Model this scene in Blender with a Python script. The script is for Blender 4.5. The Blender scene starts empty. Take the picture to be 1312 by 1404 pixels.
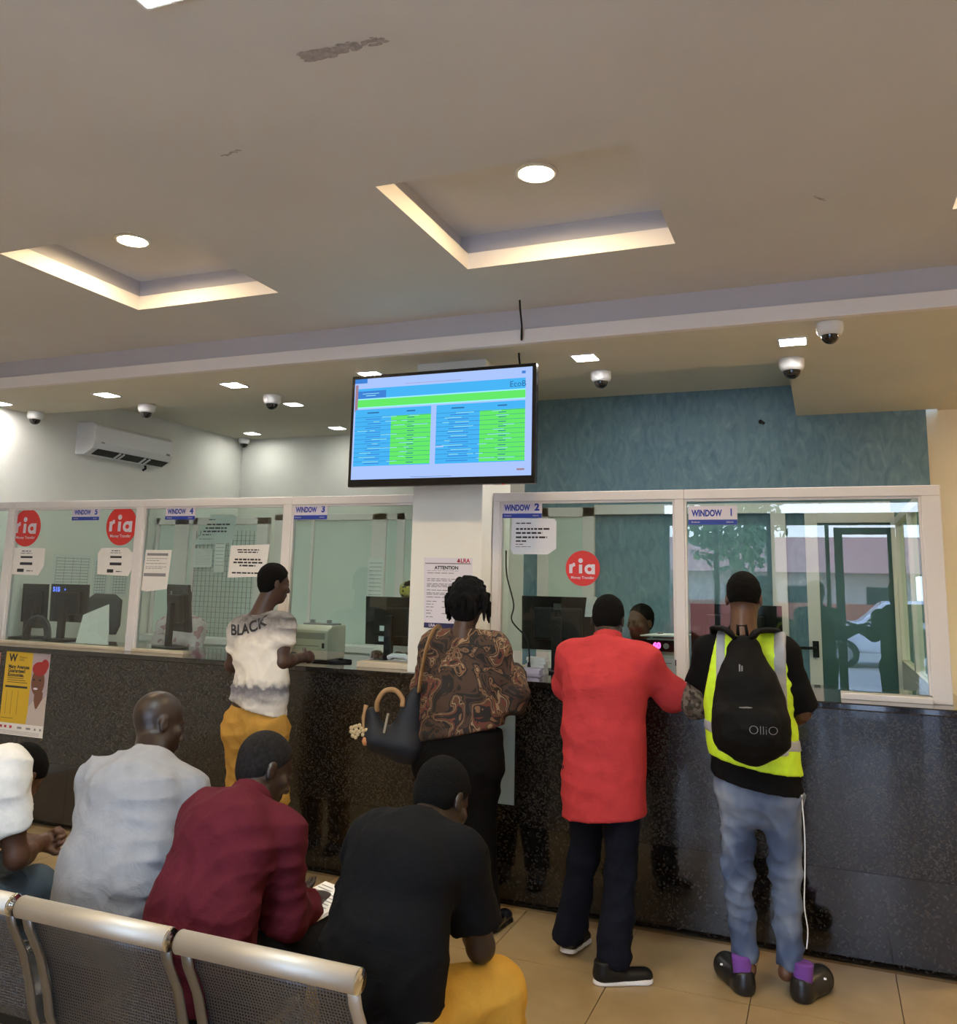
import bpy, math, random
import numpy as np
from mathutils import Vector, Matrix
from mathutils.bvhtree import BVHTree

# ------------------------------------------------------------------ camera, world, light, exposure
scene = bpy.context.scene
COL = scene.collection
CAM = (0.0, -4.788, 1.75)
yaw, pitch, roll = math.radians(-22.04), math.radians(9.18), math.radians(1.317)
cam_data = bpy.data.cameras.new('camera')
cam = bpy.data.objects.new('camera', cam_data)
COL.objects.link(cam)
cam_data.sensor_fit = 'VERTICAL'
cam_data.sensor_height = 36.0
cam_data.lens = 36.0 * 1173.0 / 1404.0
cam_data.shift_y = -(702.0 - 608.6) / 1404.0
cam_data.clip_start = 0.05
r0 = Vector((math.cos(yaw), -math.sin(yaw), 0)); f0 = Vector((math.sin(yaw), math.cos(yaw), 0)); u0 = Vector((0, 0, 1))
f1 = f0 * math.cos(pitch) + u0 * math.sin(pitch); u1 = u0 * math.cos(pitch) - f0 * math.sin(pitch)
r2 = r0 * math.cos(roll) + u1 * math.sin(roll); u2 = u1 * math.cos(roll) - r0 * math.sin(roll)
cam.matrix_world = Matrix(((r2.x, u2.x, -f1.x, CAM[0]), (r2.y, u2.y, -f1.y, CAM[1]), (r2.z, u2.z, -f1.z, CAM[2]), (0, 0, 0, 1)))
scene.camera = cam
scene.cycles.use_denoising = True
scene.cycles.max_bounces = 8
scene.cycles.transparent_max_bounces = 24
scene.cycles.sample_clamp_indirect = 6.0
scene.view_settings.view_transform = 'Standard'
scene.view_settings.look = 'None'
scene.view_settings.gamma = 1.0
scene.view_settings.use_curve_mapping = False
EXPOSURE = 0.06
SKY = 3.0            # strength of the sky outside the entrance
SUN = 8.0
L_SQUARE = 150.0      # radiance of the small square downlights
L_ROUND = 330.0
L_TROFFER = 40.0
scene.view_settings.exposure = EXPOSURE

world = bpy.data.worlds.new('sky'); scene.world = world
world.use_nodes = True
wn = world.node_tree
bg = wn.nodes['Background']
tc = wn.nodes.new('ShaderNodeTexCoord'); sx = wn.nodes.new('ShaderNodeSeparateXYZ'); rp = wn.nodes.new('ShaderNodeValToRGB')
wn.links.new(tc.outputs['Generated'], sx.inputs[0]); wn.links.new(sx.outputs['Z'], rp.inputs[0]); wn.links.new(rp.outputs[0], bg.inputs[0])
rp.color_ramp.elements[0].position = 0.0; rp.color_ramp.elements[0].color = (0.78, 0.88, 1.0, 1)
rp.color_ramp.elements[1].position = 0.6; rp.color_ramp.elements[1].color = (0.25, 0.47, 0.95, 1)
bg.inputs[1].default_value = SKY * 5.0

sun_data = bpy.data.lights.new('sun', 'SUN'); sun_data.energy = SUN; sun_data.angle = 0.01; sun_data.color = (1, 0.95, 0.86)
sun = bpy.data.objects.new('sun', sun_data); COL.objects.link(sun)
sun.rotation_euler = Vector((0.35, -0.5, -1.0)).to_track_quat('-Z', 'Y').to_euler()

# ------------------------------------------------------------------ materials
MATS = {}
def mat(name, col, rough=0.6, metal=0.0, noise=0.0, nscale=8.0, bump=0.0, bscale=40.0, bdist=0.01, bdistort=0.0, spec=0.5, coat=0.0, emit=None, estr=0.0, alpha=None):
    """plain principled surface; noise mottles the colour, bump gives fine relief"""
    if name in MATS: return MATS[name]
    m = bpy.data.materials.new(name); m.use_nodes = True
    nt = m.node_tree; b = nt.nodes['Principled BSDF']
    b.inputs['Base Color'].default_value = (*col, 1)
    b.inputs['Roughness'].default_value = rough
    b.inputs['Metallic'].default_value = metal
    b.inputs['Specular IOR Level'].default_value = spec
    b.inputs['Coat Weight'].default_value = coat
    if emit:
        b.inputs['Emission Color'].default_value = (*emit, 1); b.inputs['Emission Strength'].default_value = estr
    if noise > 0 or bump > 0:
        t = nt.nodes.new('ShaderNodeTexCoord')
    if noise > 0:
        n = nt.nodes.new('ShaderNodeTexNoise'); n.inputs['Scale'].default_value = nscale; n.inputs['Detail'].default_value = 5
        nt.links.new(t.outputs['Object'], n.inputs['Vector'])
        r = nt.nodes.new('ShaderNodeValToRGB')
        r.color_ramp.elements[0].position = 0.3; r.color_ramp.elements[1].position = 0.7
        r.color_ramp.elements[0].color = (*[c * (1 - noise) for c in col], 1)
        r.color_ramp.elements[1].color = (*[min(1, c * (1 + noise)) for c in col], 1)
        nt.links.new(n.outputs['Fac'], r.inputs[0]); nt.links.new(r.outputs[0], b.inputs['Base Color'])
    if bump > 0:
        n2 = nt.nodes.new('ShaderNodeTexNoise'); n2.inputs['Scale'].default_value = bscale; n2.inputs['Detail'].default_value = 6; n2.inputs['Distortion'].default_value = bdistort
        nt.links.new(t.outputs['Object'], n2.inputs['Vector'])
        bp = nt.nodes.new('ShaderNodeBump'); bp.inputs['Strength'].default_value = bump; bp.inputs['Distance'].default_value = bdist
        nt.links.new(n2.outputs['Fac'], bp.inputs['Height']); nt.links.new(bp.outputs[0], b.inputs['Normal'])
    MATS[name] = m
    return m
def emat(name, col, strength):
    if name in MATS: return MATS[name]
    m = bpy.data.materials.new(name); m.use_nodes = True
    nt = m.node_tree; nt.nodes.clear()
    e = nt.nodes.new('ShaderNodeEmission'); o = nt.nodes.new('ShaderNodeOutputMaterial')
    e.inputs[0].default_value = (*col, 1); e.inputs[1].default_value = strength
    nt.links.new(e.outputs[0], o.inputs[0]); MATS[name] = m
    return m
def ramp_mat(name, stops, scale, rough, tex='noise', bump=0.0, stretch=(1, 1, 1), coat=0.0, detail=6, distort=0.0, spec=0.5, metal=0.0, constant=False):
    """colour ramp over a noise or voronoi pattern in object space"""
    if name in MATS: return MATS[name]
    m = bpy.data.materials.new(name); m.use_nodes = True
    nt = m.node_tree; b = nt.nodes['Principled BSDF']
    t = nt.nodes.new('ShaderNodeTexCoord'); mp = nt.nodes.new('ShaderNodeMapping'); mp.inputs['Scale'].default_value = stretch
    nt.links.new(t.outputs['Object'], mp.inputs[0])
    if tex == 'voronoi':
        n = nt.nodes.new('ShaderNodeTexVoronoi'); n.inputs['Scale'].default_value = scale
        src = nt.nodes.new('ShaderNodeSeparateColor'); nt.links.new(n.outputs['Color'], src.inputs[0]); out = src.outputs[0]
    else:
        n = nt.nodes.new('ShaderNodeTexNoise'); n.inputs['Scale'].default_value = scale; n.inputs['Detail'].default_value = detail
        n.inputs['Distortion'].default_value = distort; out = n.outputs['Fac']
    nt.links.new(mp.outputs[0], n.inputs['Vector'])
    r = nt.nodes.new('ShaderNodeValToRGB')
    if constant: r.color_ramp.interpolation = 'CONSTANT'
    while len(r.color_ramp.elements) < len(stops): r.color_ramp.elements.new(0.5)
    for e, (p, c) in zip(r.color_ramp.elements, stops): e.position = p; e.color = (*c, 1)
    nt.links.new(out, r.inputs[0]); nt.links.new(r.outputs[0], b.inputs['Base Color'])
    b.inputs['Roughness'].default_value = rough; b.inputs['Coat Weight'].default_value = coat; b.inputs['Specular IOR Level'].default_value = spec
    b.inputs['Metallic'].default_value = metal
    if bump > 0:
        bp = nt.nodes.new('ShaderNodeBump'); bp.inputs['Strength'].default_value = bump; bp.inputs['Distance'].default_value = 0.01
        nt.links.new(out, bp.inputs['Height']); nt.links.new(bp.outputs[0], b.inputs['Normal'])
    MATS[name] = m
    return m
def glass_mat(name, tint, refl):
    m = bpy.data.materials.new(name); m.use_nodes = True
    nt = m.node_tree; nt.nodes.clear()
    o = nt.nodes.new('ShaderNodeOutputMaterial'); mx = nt.nodes.new('ShaderNodeMixShader')
    tr = nt.nodes.new('ShaderNodeBsdfTransparent'); tr.inputs[0].default_value = (*tint, 1)
    if refl <= 0:
        nt.links.new(tr.outputs[0], o.inputs[0]); return m
    gl = nt.nodes.new('ShaderNodeBsdfGlossy'); gl.inputs['Roughness'].default_value = 0.0
    fr = nt.nodes.new('ShaderNodeFresnel'); fr.inputs[0].default_value = 1.5
    mu = nt.nodes.new('ShaderNodeMath'); mu.operation = 'MULTIPLY'; mu.inputs[1].default_value = refl; mu.use_clamp = True
    nt.links.new(fr.outputs[0], mu.inputs[0]); nt.links.new(mu.outputs[0], mx.inputs[0])
    nt.links.new(tr.outputs[0], mx.inputs[1]); nt.links.new(gl.outputs[0], mx.inputs[2]); nt.links.new(mx.outputs[0], o.inputs[0])
    return m

# ------------------------------------------------------------------ scene tree
def tag(o, label=None, cat=None, group=None, kind=None):
    if label: o['label'] = label
    if cat: o['category'] = cat
    if group: o['group'] = group
    if kind: o['kind'] = kind
    return o
def thing(name, label, cat, loc, group=None):
    o = bpy.data.objects.new(name, None); COL.objects.link(o); o.location = loc; o.empty_display_size = 0.1
    return tag(o, label, cat, group)
def adopt(o, parent):
    if parent is not None:
        o.parent = parent
        base = Vector(parent.location)
        p = parent.parent
        while p is not None: base += Vector(p.location); p = p.parent
        o.location = Vector(o.location) - base
class MB:
    """collects boxes, bars, tubes and quads; build() links them as ONE mesh object (world coordinates in, origin at org)"""
    def __init__(s): s.v = []; s.f = []; s.m = []; s.sm = []; s.mi = 0
    def add(s, vs, fs, smooth=False):
        n = len(s.v); s.v += [tuple(v) for v in vs]
        for f in fs: s.f.append(tuple(n + i for i in f)); s.m.append(s.mi); s.sm.append(smooth)
        return s
    def box(s, lo, hi, M=None):
        x0, y0, z0 = lo; x1, y1, z1 = hi
        vs = [Vector(p) for p in ((x0,y0,z0),(x1,y0,z0),(x1,y1,z0),(x0,y1,z0),(x0,y0,z1),(x1,y0,z1),(x1,y1,z1),(x0,y1,z1))]
        if M is not None: vs = [M @ p for p in vs]
        return s.add(vs, ((0,3,2,1),(4,5,6,7),(0,1,5,4),(1,2,6,5),(2,3,7,6),(3,0,4,7)))
    def cbox(s, c, d, M=None):
        lo = [-q / 2 for q in d]; hi = [q / 2 for q in d]
        T = Matrix.Translation(c)
        return s.box(lo, hi, T @ M if M is not None else T)
    def cyl(s, a, b, r, n=16, r2=None, cap=True, smooth=True):
        return s.tube([a, b], [r, r if r2 is None else r2], n, cap, smooth)
    def tube(s, pts, r, n=10, cap=True, smooth=True, flat=None):
        pts = [Vector(p) for p in pts]; k = len(pts)
        rs = r if isinstance(r, (list, tuple)) else [r] * k
        rings = []; up = None
        for i, p in enumerate(pts):
            d = (pts[min(i + 1, k - 1)] - pts[max(i - 1, 0)]).normalized()
            if up is None:
                up = Vector((0, 0, 1)) if abs(d.z) < 0.9 else Vector((1, 0, 0))
                if flat is not None: up = Vector(flat[0])
            a = d.cross(up).normalized(); up2 = a.cross(d).normalized(); up = up2 if flat is None else Vector(flat[0])
            fa, fb = (1, 1) if flat is None else (flat[1], flat[2])
            rings.append([p + (a * math.cos(t) * fa + up2 * math.sin(t) * fb) * rs[i] for t in [2 * math.pi * j / n for j in range(n)]])
        vs = [q for R in rings for q in R]; fs = []
        for i in range(k - 1):
            for j in range(n):
                fs.append((i*n+j, i*n+(j+1)%n, (i+1)*n+(j+1)%n, (i+1)*n+j))
        s.add(vs, fs, smooth)
        if cap:
            b = len(s.v) - len(vs)
            for ring, rev in ((0, True), (k - 1, False)):
                ids = [b + ring * n + j for j in range(n)]
                s.f.append(tuple(reversed(ids)) if rev else tuple(ids)); s.m.append(s.mi); s.sm.append(False)
        return s
    def lathe(s, c, prof, n=24, axis='Z', smooth=True):
        vs = []; fs = []; k = len(prof)
        for (r, h) in prof:
            for j in range(n):
                t = 2 * math.pi * j / n; x, y = r * math.cos(t), r * math.sin(t)
                vs.append(Vector(c) + (Vector((x, y, h)) if axis == 'Z' else Vector((x, h, y)) if axis == 'Y' else Vector((h, x, y))))
        for i in range(k - 1):
            for j in range(n): fs.append((i*n+j, i*n+(j+1)%n, (i+1)*n+(j+1)%n, (i+1)*n+j))
        return s.add(vs, fs, smooth)
    def prism(s, pts, ext):
        """planar polygon (list of 3d points) extruded by vector ext"""
        n = len(pts); e = Vector(ext); vs = [Vector(p) for p in pts] + [Vector(p) + e for p in pts]
        fs = [tuple(range(n - 1, -1, -1)), tuple(range(n, 2 * n))] + [(i, (i + 1) % n, n + (i + 1) % n, n + i) for i in range(n)]
        return s.add(vs, fs)
    def mat(s, i): s.mi = i; return s
    def build(s, name, mats, parent=None, org=None, bevel=0.0, seg=2):
        if not isinstance(mats, (list, tuple)): mats = [mats]
        if org is None:
            a = np.array(s.v); lo = a.min(0); hi = a.max(0); org = ((lo[0]+hi[0])/2, (lo[1]+hi[1])/2, lo[2])
        org = Vector(org)
        me = bpy.data.meshes.new(name)
        me.from_pydata([tuple(Vector(v) - org) for v in s.v], [], s.f)
        for m in mats: me.materials.append(m)
        me.polygons.foreach_set('material_index', s.m); me.polygons.foreach_set('use_smooth', s.sm)
        me.update()
        o = bpy.data.objects.new(name, me); COL.objects.link(o); o.location = org
        adopt(o, parent)
        if bevel > 0:
            md = o.modifiers.new('bevel', 'BEVEL'); md.width = bevel; md.segments = seg; md.limit_method = 'ANGLE'; md.harden_normals = False
        return o
def crv(pts, n=6):
    """a smooth curve through the points"""
    P = [Vector(p) for p in pts]; out = []
    for i in range(len(P) - 1):
        a, b, c, d = P[max(i - 1, 0)], P[i], P[i + 1], P[min(i + 2, len(P) - 1)]
        for k in range(n):
            t = k / n; out.append(.5 * ((2 * b) + (c - a) * t + (2 * a - 5 * b + 4 * c - d) * t * t + (3 * b - a - 3 * c + d) * t ** 3))
    return out + [P[-1]]
def struct(o): o['kind'] = 'structure'; return o
def text_mesh(body, size, align='CENTER', bold=0.0, extrude=0.0, spacing=1.0, res=3):
    """letters as flat mesh: list of 2d verts and faces"""
    cu = bpy.data.curves.new('letters', 'FONT'); cu.body = body; cu.size = size; cu.align_x = align; cu.align_y = 'CENTER'
    cu.offset = bold; cu.extrude = extrude; cu.resolution_u = res; cu.space_character = spacing
    o = bpy.data.objects.new('letters', cu); COL.objects.link(o)
    dg = bpy.context.evaluated_depsgraph_get(); dg.update()
    me = o.evaluated_get(dg).to_mesh()
    vs = [v.co.copy() for v in me.vertices]; fs = [tuple(p.vertices) for p in me.polygons]
    o.evaluated_get(dg).to_mesh_clear()
    bpy.data.objects.remove(o); bpy.data.curves.remove(cu)
    return vs, fs
def put_text(mb, body, size, at, right=(1, 0, 0), up=(0, 0, 1), **k):
    vs, fs = text_mesh(body, size, **k)
    a = Vector(at); r = Vector(right); u = Vector(up)
    mb.add([a + r * v.x + u * v.y for v in vs], fs)
    return mb

# palette
M_ceil = mat('ceiling_paint', (0.67, 0.65, 0.63), 0.75, noise=0.05, nscale=1.2)
M_soffit = mat('soffit_paint', (0.78, 0.74, 0.61), 0.75, noise=0.03, nscale=2)
M_lip = mat('moulding_paint', (0.88, 0.83, 0.80), 0.7)
M_cove = mat('cove_paint', (0.55, 0.53, 0.56), 0.7)
M_white = mat('white_wall_paint', (0.80, 0.79, 0.73), 0.8, noise=0.03, nscale=3)
M_cream = mat('cream_wall_paint', (0.80, 0.72, 0.55), 0.8, noise=0.03, nscale=3)
M_alu = mat('white_powder_coat', (0.74, 0.70, 0.68), 0.38, spec=0.5)
M_teal = ramp_mat('teal_stucco_paint', [(0.25, (0.10, 0.20, 0.26)), (0.5, (0.15, 0.265, 0.33)), (0.62, (0.175, 0.295, 0.355)), (0.8, (0.25, 0.37, 0.43))], 8, 0.5, stretch=(1.6, 1, 0.7), detail=10, distort=1.6, bump=0.25)
M_tile = ramp_mat('beige_floor_tile', [(0.3, (0.31, 0.215, 0.105)), (0.7, (0.39, 0.28, 0.145))], 5, 0.32, bump=0.02)
M_grout = mat('dark_grout', (0.18, 0.12, 0.06), 0.9)
M_gran = ramp_mat('speckled_granite', [(0.0, (0.006, 0.005, 0.005)), (0.5, (0.016, 0.013, 0.011)), (0.66, (0.034, 0.028, 0.023)), (0.93, (0.045, 0.037, 0.029))], 135, 0.22, tex='voronoi', coat=0.25, constant=True)
M_gran2 = ramp_mat('polished_dark_granite', [(0.0, (0.006, 0.005, 0.005)), (0.6, (0.013, 0.011, 0.010)), (0.85, (0.03, 0.025, 0.02))], 115, 0.10, tex='voronoi', coat=0.5, constant=True)
M_black = mat('black_plastic', (0.006, 0.006, 0.0065), 0.45, spec=.3)
M_blackg = mat('glossy_black_plastic', (0.008, 0.008, 0.01), 0.15)
M_gray = mat('grey_plastic', (0.22, 0.22, 0.22), 0.5)
M_creamp = mat('cream_plastic', (0.70, 0.64, 0.50), 0.45)
M_whitep = mat('white_plastic', (0.80, 0.80, 0.80), 0.35)
M_paper = mat('paper', (0.80, 0.77, 0.73), 0.85, noise=0.03, nscale=20)
M_ink = mat('black_ink', (0.03, 0.03, 0.035), 0.8)
M_inkg = mat('grey_ink', (0.25, 0.24, 0.25), 0.8)
M_blue = mat('blue_print', (0.02, 0.05, 0.36), 0.5)
M_navy = mat('navy_print', (0.02, 0.02, 0.09), 0.5)
M_red = mat('red_print', (0.66, 0.03, 0.025), 0.5)
M_redp = mat('crimson_print', (0.45, 0.02, 0.05), 0.5)
M_signw = mat('sign_white', (0.72, 0.66, 0.74), 0.5)
M_steel = mat('satin_steel', (0.50, 0.46, 0.40), 0.55, metal=.9)
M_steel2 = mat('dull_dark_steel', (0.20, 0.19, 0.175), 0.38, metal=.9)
M_chrome = mat('chrome', (0.7, 0.7, 0.7), 0.12, metal=1.0)
M_lens = mat('smoked_lens', (0.004, 0.004, 0.005), 0.06, spec=0.8)
M_wood = mat('beige_laminate', (0.62, 0.52, 0.38), 0.5, noise=0.06)
G_front = glass_mat('counter_glass_reflecting_face', (0.86, 0.95, 0.91), 1.9)
G_rest = glass_mat('counter_glass_body', (0.90, 0.97, 0.945), 0)
G_clear = glass_mat('clear_glass', (0.95, 0.97, 0.97), 0)
E_sq = emat('square_lamp_glow', (1.0, 0.97, 0.92), L_SQUARE)
E_rd = emat('round_lamp_glow', (1.0, 0.76, 0.43), L_ROUND)
E_tr = emat('panel_lamp_glow', (0.86, 0.97, 1.0), L_TROFFER)
E_warm = emat('warm_lamp_glow', (1.0, 0.72, 0.40), L_ROUND)
E_off = emat('booth_lamp_glow', (0.98, 1.0, 0.92), L_SQUARE * .42)

# ------------------------------------------------------------------ room shell
XL, XR, YB = -6.43, 3.6, -7.0     # left wall, right wall, entrance wall
ZM, ZS, ZR, YF, YS = 3.33, 3.12, 3.37, -0.25, 0.62   # main ceiling, soffit, recess ceiling, soffit front and back edges
YT = 2.375                        # teal wall
XE = -0.168                       # left edge of the low soffit at the right end

base = struct(MB().box((XL - .1, YB - .4, -0.12), (XR + .1, YT + 1.5, -0.012)).build('floor', M_grout))
tile_me = None
TS = 0.6; TX0, TY0 = -0.97 - 9 * TS, -0.65 - 11 * TS
for i in range(17):
    for j in range(16):
        x0, y0 = TX0 + i * TS, TY0 + j * TS
        if x0 < XL - .3 or x0 > XR or y0 < YB - .3 or (y0 > -0.06 and (x0 < .6 or y0 > YT - .3)): continue
        if tile_me is None:
            t = MB().box((0.002, 0.002, 0), (TS - .002, TS - .002, 0.012)).build('tile', M_tile, org=(0, 0, 0)); tile_me = t.data
        else:
            t = bpy.data.objects.new('tile', tile_me); COL.objects.link(t)
        t.location = (x0, y0, -0.012); adopt(t, base)

# main ceiling with two square coffers
COF = [(-3.80, -2.79, -1.89, -0.94), (-1.64, -0.59, -1.92, -0.94)]
EXTRA = [(0.55, 1.55, -1.92, -0.94)] + [(x, x + 1.0, y, y + 1.0) for x in (-5.9, -3.8, 0.55) for y in (-4.3, -6.4)]  # unseen coffers, their lamps added to light the room
holes = COF + EXTRA
xs = sorted({XL - .1, XR + .1, *[h[0] for h in holes], *[h[1] for h in holes]}); ys = sorted({YB - .1, YF + .03, *[h[2] for h in holes], *[h[3] for h in holes]})
b = MB()
for i in range(len(xs) - 1):
    for j in range(len(ys) - 1):
        cx, cy = (xs[i] + xs[i+1]) / 2, (ys[j] + ys[j+1]) / 2
        if any(h[0] < cx < h[1] and h[2] < cy < h[3] for h in holes): continue
        b.box((xs[i], ys[j], ZM), (xs[i+1], ys[j+1], ZM + .02))
ceiling = struct(b.build('ceiling', M_ceil, org=(0, -3, ZM)))
for k, (x0, x1, y0, y1) in enumerate(holes):
    lip = MB(); t = 0.03; h = 0.085
    e = .0006; lip.box((x0 - t, y0 - t, ZM + .0005), (x0 + e, y1 + t, ZM + h)).box((x1 - e, y0 - t, ZM + .0005), (x1 + t, y1 + t, ZM + h))
    lip.box((x0 + e, y0 - t, ZM + .0005), (x1 - e, y0 + e, ZM + h)).box((x0 + e, y1 - e, ZM + .0005), (x1 - e, y1 + t, ZM + h))
    lip.build('coffer_lip', M_lip, ceiling)
    w = 0.07; zt = ZM + .21; cv = MB()
    cv.box((x0 - w - .02, y0 - w - .02, ZM + .03), (x0 - w, y1 + w + .02, zt)).box((x1 + w, y0 - w - .02, ZM + .03), (x1 + w + .02, y1 + w + .02, zt))
    cv.box((x0 - w, y0 - w - .02, ZM + .03), (x1 + w, y0 - w, zt)).box((x0 - w, y1 + w, ZM + .03), (x1 + w, y1 + w + .02, zt))
    cv.build('coffer_cove', M_cove, ceiling)
    MB().box((x0 - w - .02, y0 - w - .02, zt), (x1 + w + .02, y1 + w + .02, zt + .02)).build('coffer_top', M_ceil, ceiling)
# ceiling stains
M_stain = mat('soot_mark', (0.40, 0.365, 0.355), 0.9, noise=0.25, nscale=60)
b = MB()
random.seed(4)
k_ = 0
for i in range(150):
    t = random.random(); x = -1.43 + .28 * t; r = (0.014 - .007 * t) * random.uniform(.5, 1.2); y = -2.765 + random.gauss(0, .012 - .004 * t)
    if .66 < t < .74 or (t > .74 and random.random() < .35): continue
    k_ += 1; n = 8; b.add([(x + r * 1.7 * math.cos(a), y + r * .8 * math.sin(a), ZM - .0006 - .000004 * k_) for a in [2 * math.pi * j / n for j in range(n)]], [tuple(range(n - 1, -1, -1))])
for (x0, y0, x1, y1, c) in ((-2.07, -2.34, -1.97, -2.36, 14), (.02, -1.25, .06, -1.20, 8)):
    for i in range(c):
        t = i / c; x = x0 + (x1 - x0) * t; y = y0 + (y1 - y0) * t + random.uniform(-.006, .006); r = .005; k_ += 1
        b.add([(x + r * 1.5 * math.cos(a), y + r * math.sin(a), ZM - .0006 - .000004 * k_) for a in [2 * math.pi * j / 7 for j in range(7)]], [tuple(range(6, -1, -1))])
b.build('stain', M_stain, ceiling)['kind'] = 'stuff'

# soffit over the counter: front face (cove), lip, underside; higher recess ceiling behind it
sof = struct(MB().box((XL - .1, YF + .03, ZS), (0.84, YS, ZM + .1)).box((XE, YS, ZS), (0.84, YT, ZM + .1)).build('ceiling_soffit', M_soffit))
MB().box((XL - .1, YF - .012, ZS - .002), (0.86, YF + .035, ZS + .083)).build('soffit_lip', M_lip, sof, bevel=.004)
MB().box((XL - .1, YF + .012, ZS + .083), (0.85, YF + .03, ZM)).build('soffit_face', M_cove, sof)
struct(MB().box((XL - .1, YS, ZR), (XE, YT + 1.3, ZR + .05)).build('ceiling_recess', M_soffit))
struct(MB().box((0.84, YF, ZS + .005), (XR + .1, YT + .1, ZS + .06)).build('ceiling_passage', M_cream))
MB_ = MB().box((0.84, YF + .031, ZS), (XR, YF + .06, ZM + .02)).build('trim_beam', M_cream); struct(MB_)

# walls
struct(MB().box((XL - .12, YB - .1, -.12), (XL, YT + 1.3, ZR + .05)).build('wall_left', M_white))
struct(MB().box((XL, 3.55, -.12), (-3.1, 3.67, ZR + .05)).build('wall_back', M_white))
struct(MB().box((-3.22, YT, -.12), (-2.448, YT + .12, ZR + .05)).box((-3.22, YT, -.12), (-3.1, 3.67, ZR + .05)).build('wall_back_cream', M_white))
teal = struct(MB().box((-2.448, YT, -.12), (0.754, YT + .12, ZR + .05)).build('wall_back_teal', M_teal))
struct(MB().box((0.754, YT + .07, -.12), (XR + .1, YT + .19, ZR + .05)).build('wall_passage', M_cream))
struct(MB().box((XR, YB, -.12), (XR + .12, YT + .1, ZM + .1)).build('wall_right', M_cream))
# small scuffs on the teal wall
b = MB()
for (x, z, w, h) in ((-.43, 3.08, .05, .022), (-.44, 3.085, .02, .03)):
    b.cbox((x, YT - .002, z), (w, .004, h), Matrix.Rotation(.5, 4, 'Y'))
b.build('wall_plug_hole', M_ink, teal)

# pillar between the window banks
PX0, PX1, PY0, PY1 = -2.375, -1.905, 0.005, 0.5
pillar = struct(MB().box((PX0, PY0, 1.2), (PX1, PY1, ZS)).build('pillar', M_white, bevel=.006))

# ------------------------------------------------------------------ counter
counter = thing('service_counter', 'long dark speckled granite service counter below the glass windows', 'counter', (-3, .3, 0))
XC0, XC1 = XL + .025, 0.63
b = 0
joints = [XC0, -5.0, -3.6, -2.2, -0.8, XC1]
for i in range(len(joints) - 1):
    MB().box((joints[i] + .0008, 0.0, 0.412), (joints[i+1] - .0008, .03, 1.165)).build('front_slab', M_gran, counter)
    MB().box((joints[i] + .0008, 0.004, 0.0), (joints[i+1] - .0008, .03, 0.409)).build('plinth_slab', M_gran2, counter)
MB().box((XC0, .03, 0), (XC1 - .03, .6, 1.16)).build('core', M_gran2, counter)
MB().box((XC1 - .03, .03, 0), (XC1, .6, 1.165)).build('end_slab', M_gran, counter)
MB().box((XC0, -.025, 1.165), (XC1 + .01, .78, 1.2)).build('counter_top', M_gran2, counter, bevel=.006)

# ------------------------------------------------------------------ glazed partition on the counter
def frame_bar(b, lo, hi): b.box(lo, hi)
FY0, FY1 = 0.17, 0.23
def pane(x0, x1, z0, z1, parent, name='pane', y=0.2):
    m = MB().mat(0)
    m.add([(x0, y - .004, z0), (x1, y - .004, z0), (x1, y - .004, z1), (x0, y - .004, z1)], [(0, 1, 2, 3)])
    m.mat(1).add([(x0, y - .004, z0), (x1, y - .004, z0), (x1, y - .004, z1), (x0, y - .004, z1), (x0, y + .004, z0), (x1, y + .004, z0), (x1, y + .004, z1), (x0, y + .004, z1)], [(5, 4, 7, 6)])
    return m.build(name, [G_front, G_rest], parent)
ZB, ZT = 1.2, 2.30
def window(n, x0, x1, post_l, post_r, gap=0.0, sill=True, zt=2.245):
    w = struct(bpy.data.objects.new('window_%d' % n, None)); COL.objects.link(w); w.location = ((x0 + x1) / 2, .2, ZB)
    MB().box((x0, FY0, zt), (x1, FY1, ZT)).build('top_rail', M_alu, w, bevel=.004)
    for p in (post_l, post_r):
        if p:
            MB().box((p[0], FY0, ZB), (p[1], FY1, zt)).build('mullion', M_alu, w, bevel=.004)
    a0 = post_l[1] if post_l else x0; a1 = post_r[0] if post_r else x1
    bd = MB()          # glazing bead
    for q in ((a0, a0 + .012), (a1 - .012, a1)): bd.box((q[0], FY0 + .012, ZB + .02 + gap), (q[1], FY1 - .012, zt))
    bd.box((a0 + .012, FY0 + .012, zt - .012), (a1 - .012, FY1 - .012, zt))
    bd.build('glazing_bead', M_alu, w)
    pane(a0 + .006, a1 - .006, ZB + .02 + gap, zt - .006, w)
    if sill: MB().box((a0, FY0 - .01, ZB), (a0 + (a1 - a0) * sill, FY1 + .02, ZB + .022)).build('sill', M_wood, w, bevel=.003)
    return w
XW = [(-6.06, -5.985), (-4.74, -4.672), (-3.44, -3.378), (-1.90, -1.855), (-0.79, -0.735), (0.474, 0.565)]
w5 = window(5, -5.985, XW[1][1], None, XW[1], sill=1.0)
w6 = window(6, XL, XW[0][1], None, XW[0], sill=1.0)
w4 = window(4, XW[1][1], XW[2][1], None, XW[2], sill=.38)
w3 = window(3, XW[2][1], PX0, None, None, gap=.06, sill=False)
MB().box((-2.80, FY0 - .03, ZB), (PX0 - .005, FY1 + .05, ZB + .035)).build('sill', M_wood, w3, bevel=.003)
w2 = window(2, XW[3][0], XW[4][1], XW[3], XW[4], gap=.13, sill=False)
w1 = window(1, XW[4][1], XW[5][1], None, XW[5], gap=.02, sill=False)
MB().box((.05, FY0 - .03, ZB), (.474, FY1 + .03, ZB + .03)).build('sill', M_alu, w1, bevel=.003)
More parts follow.
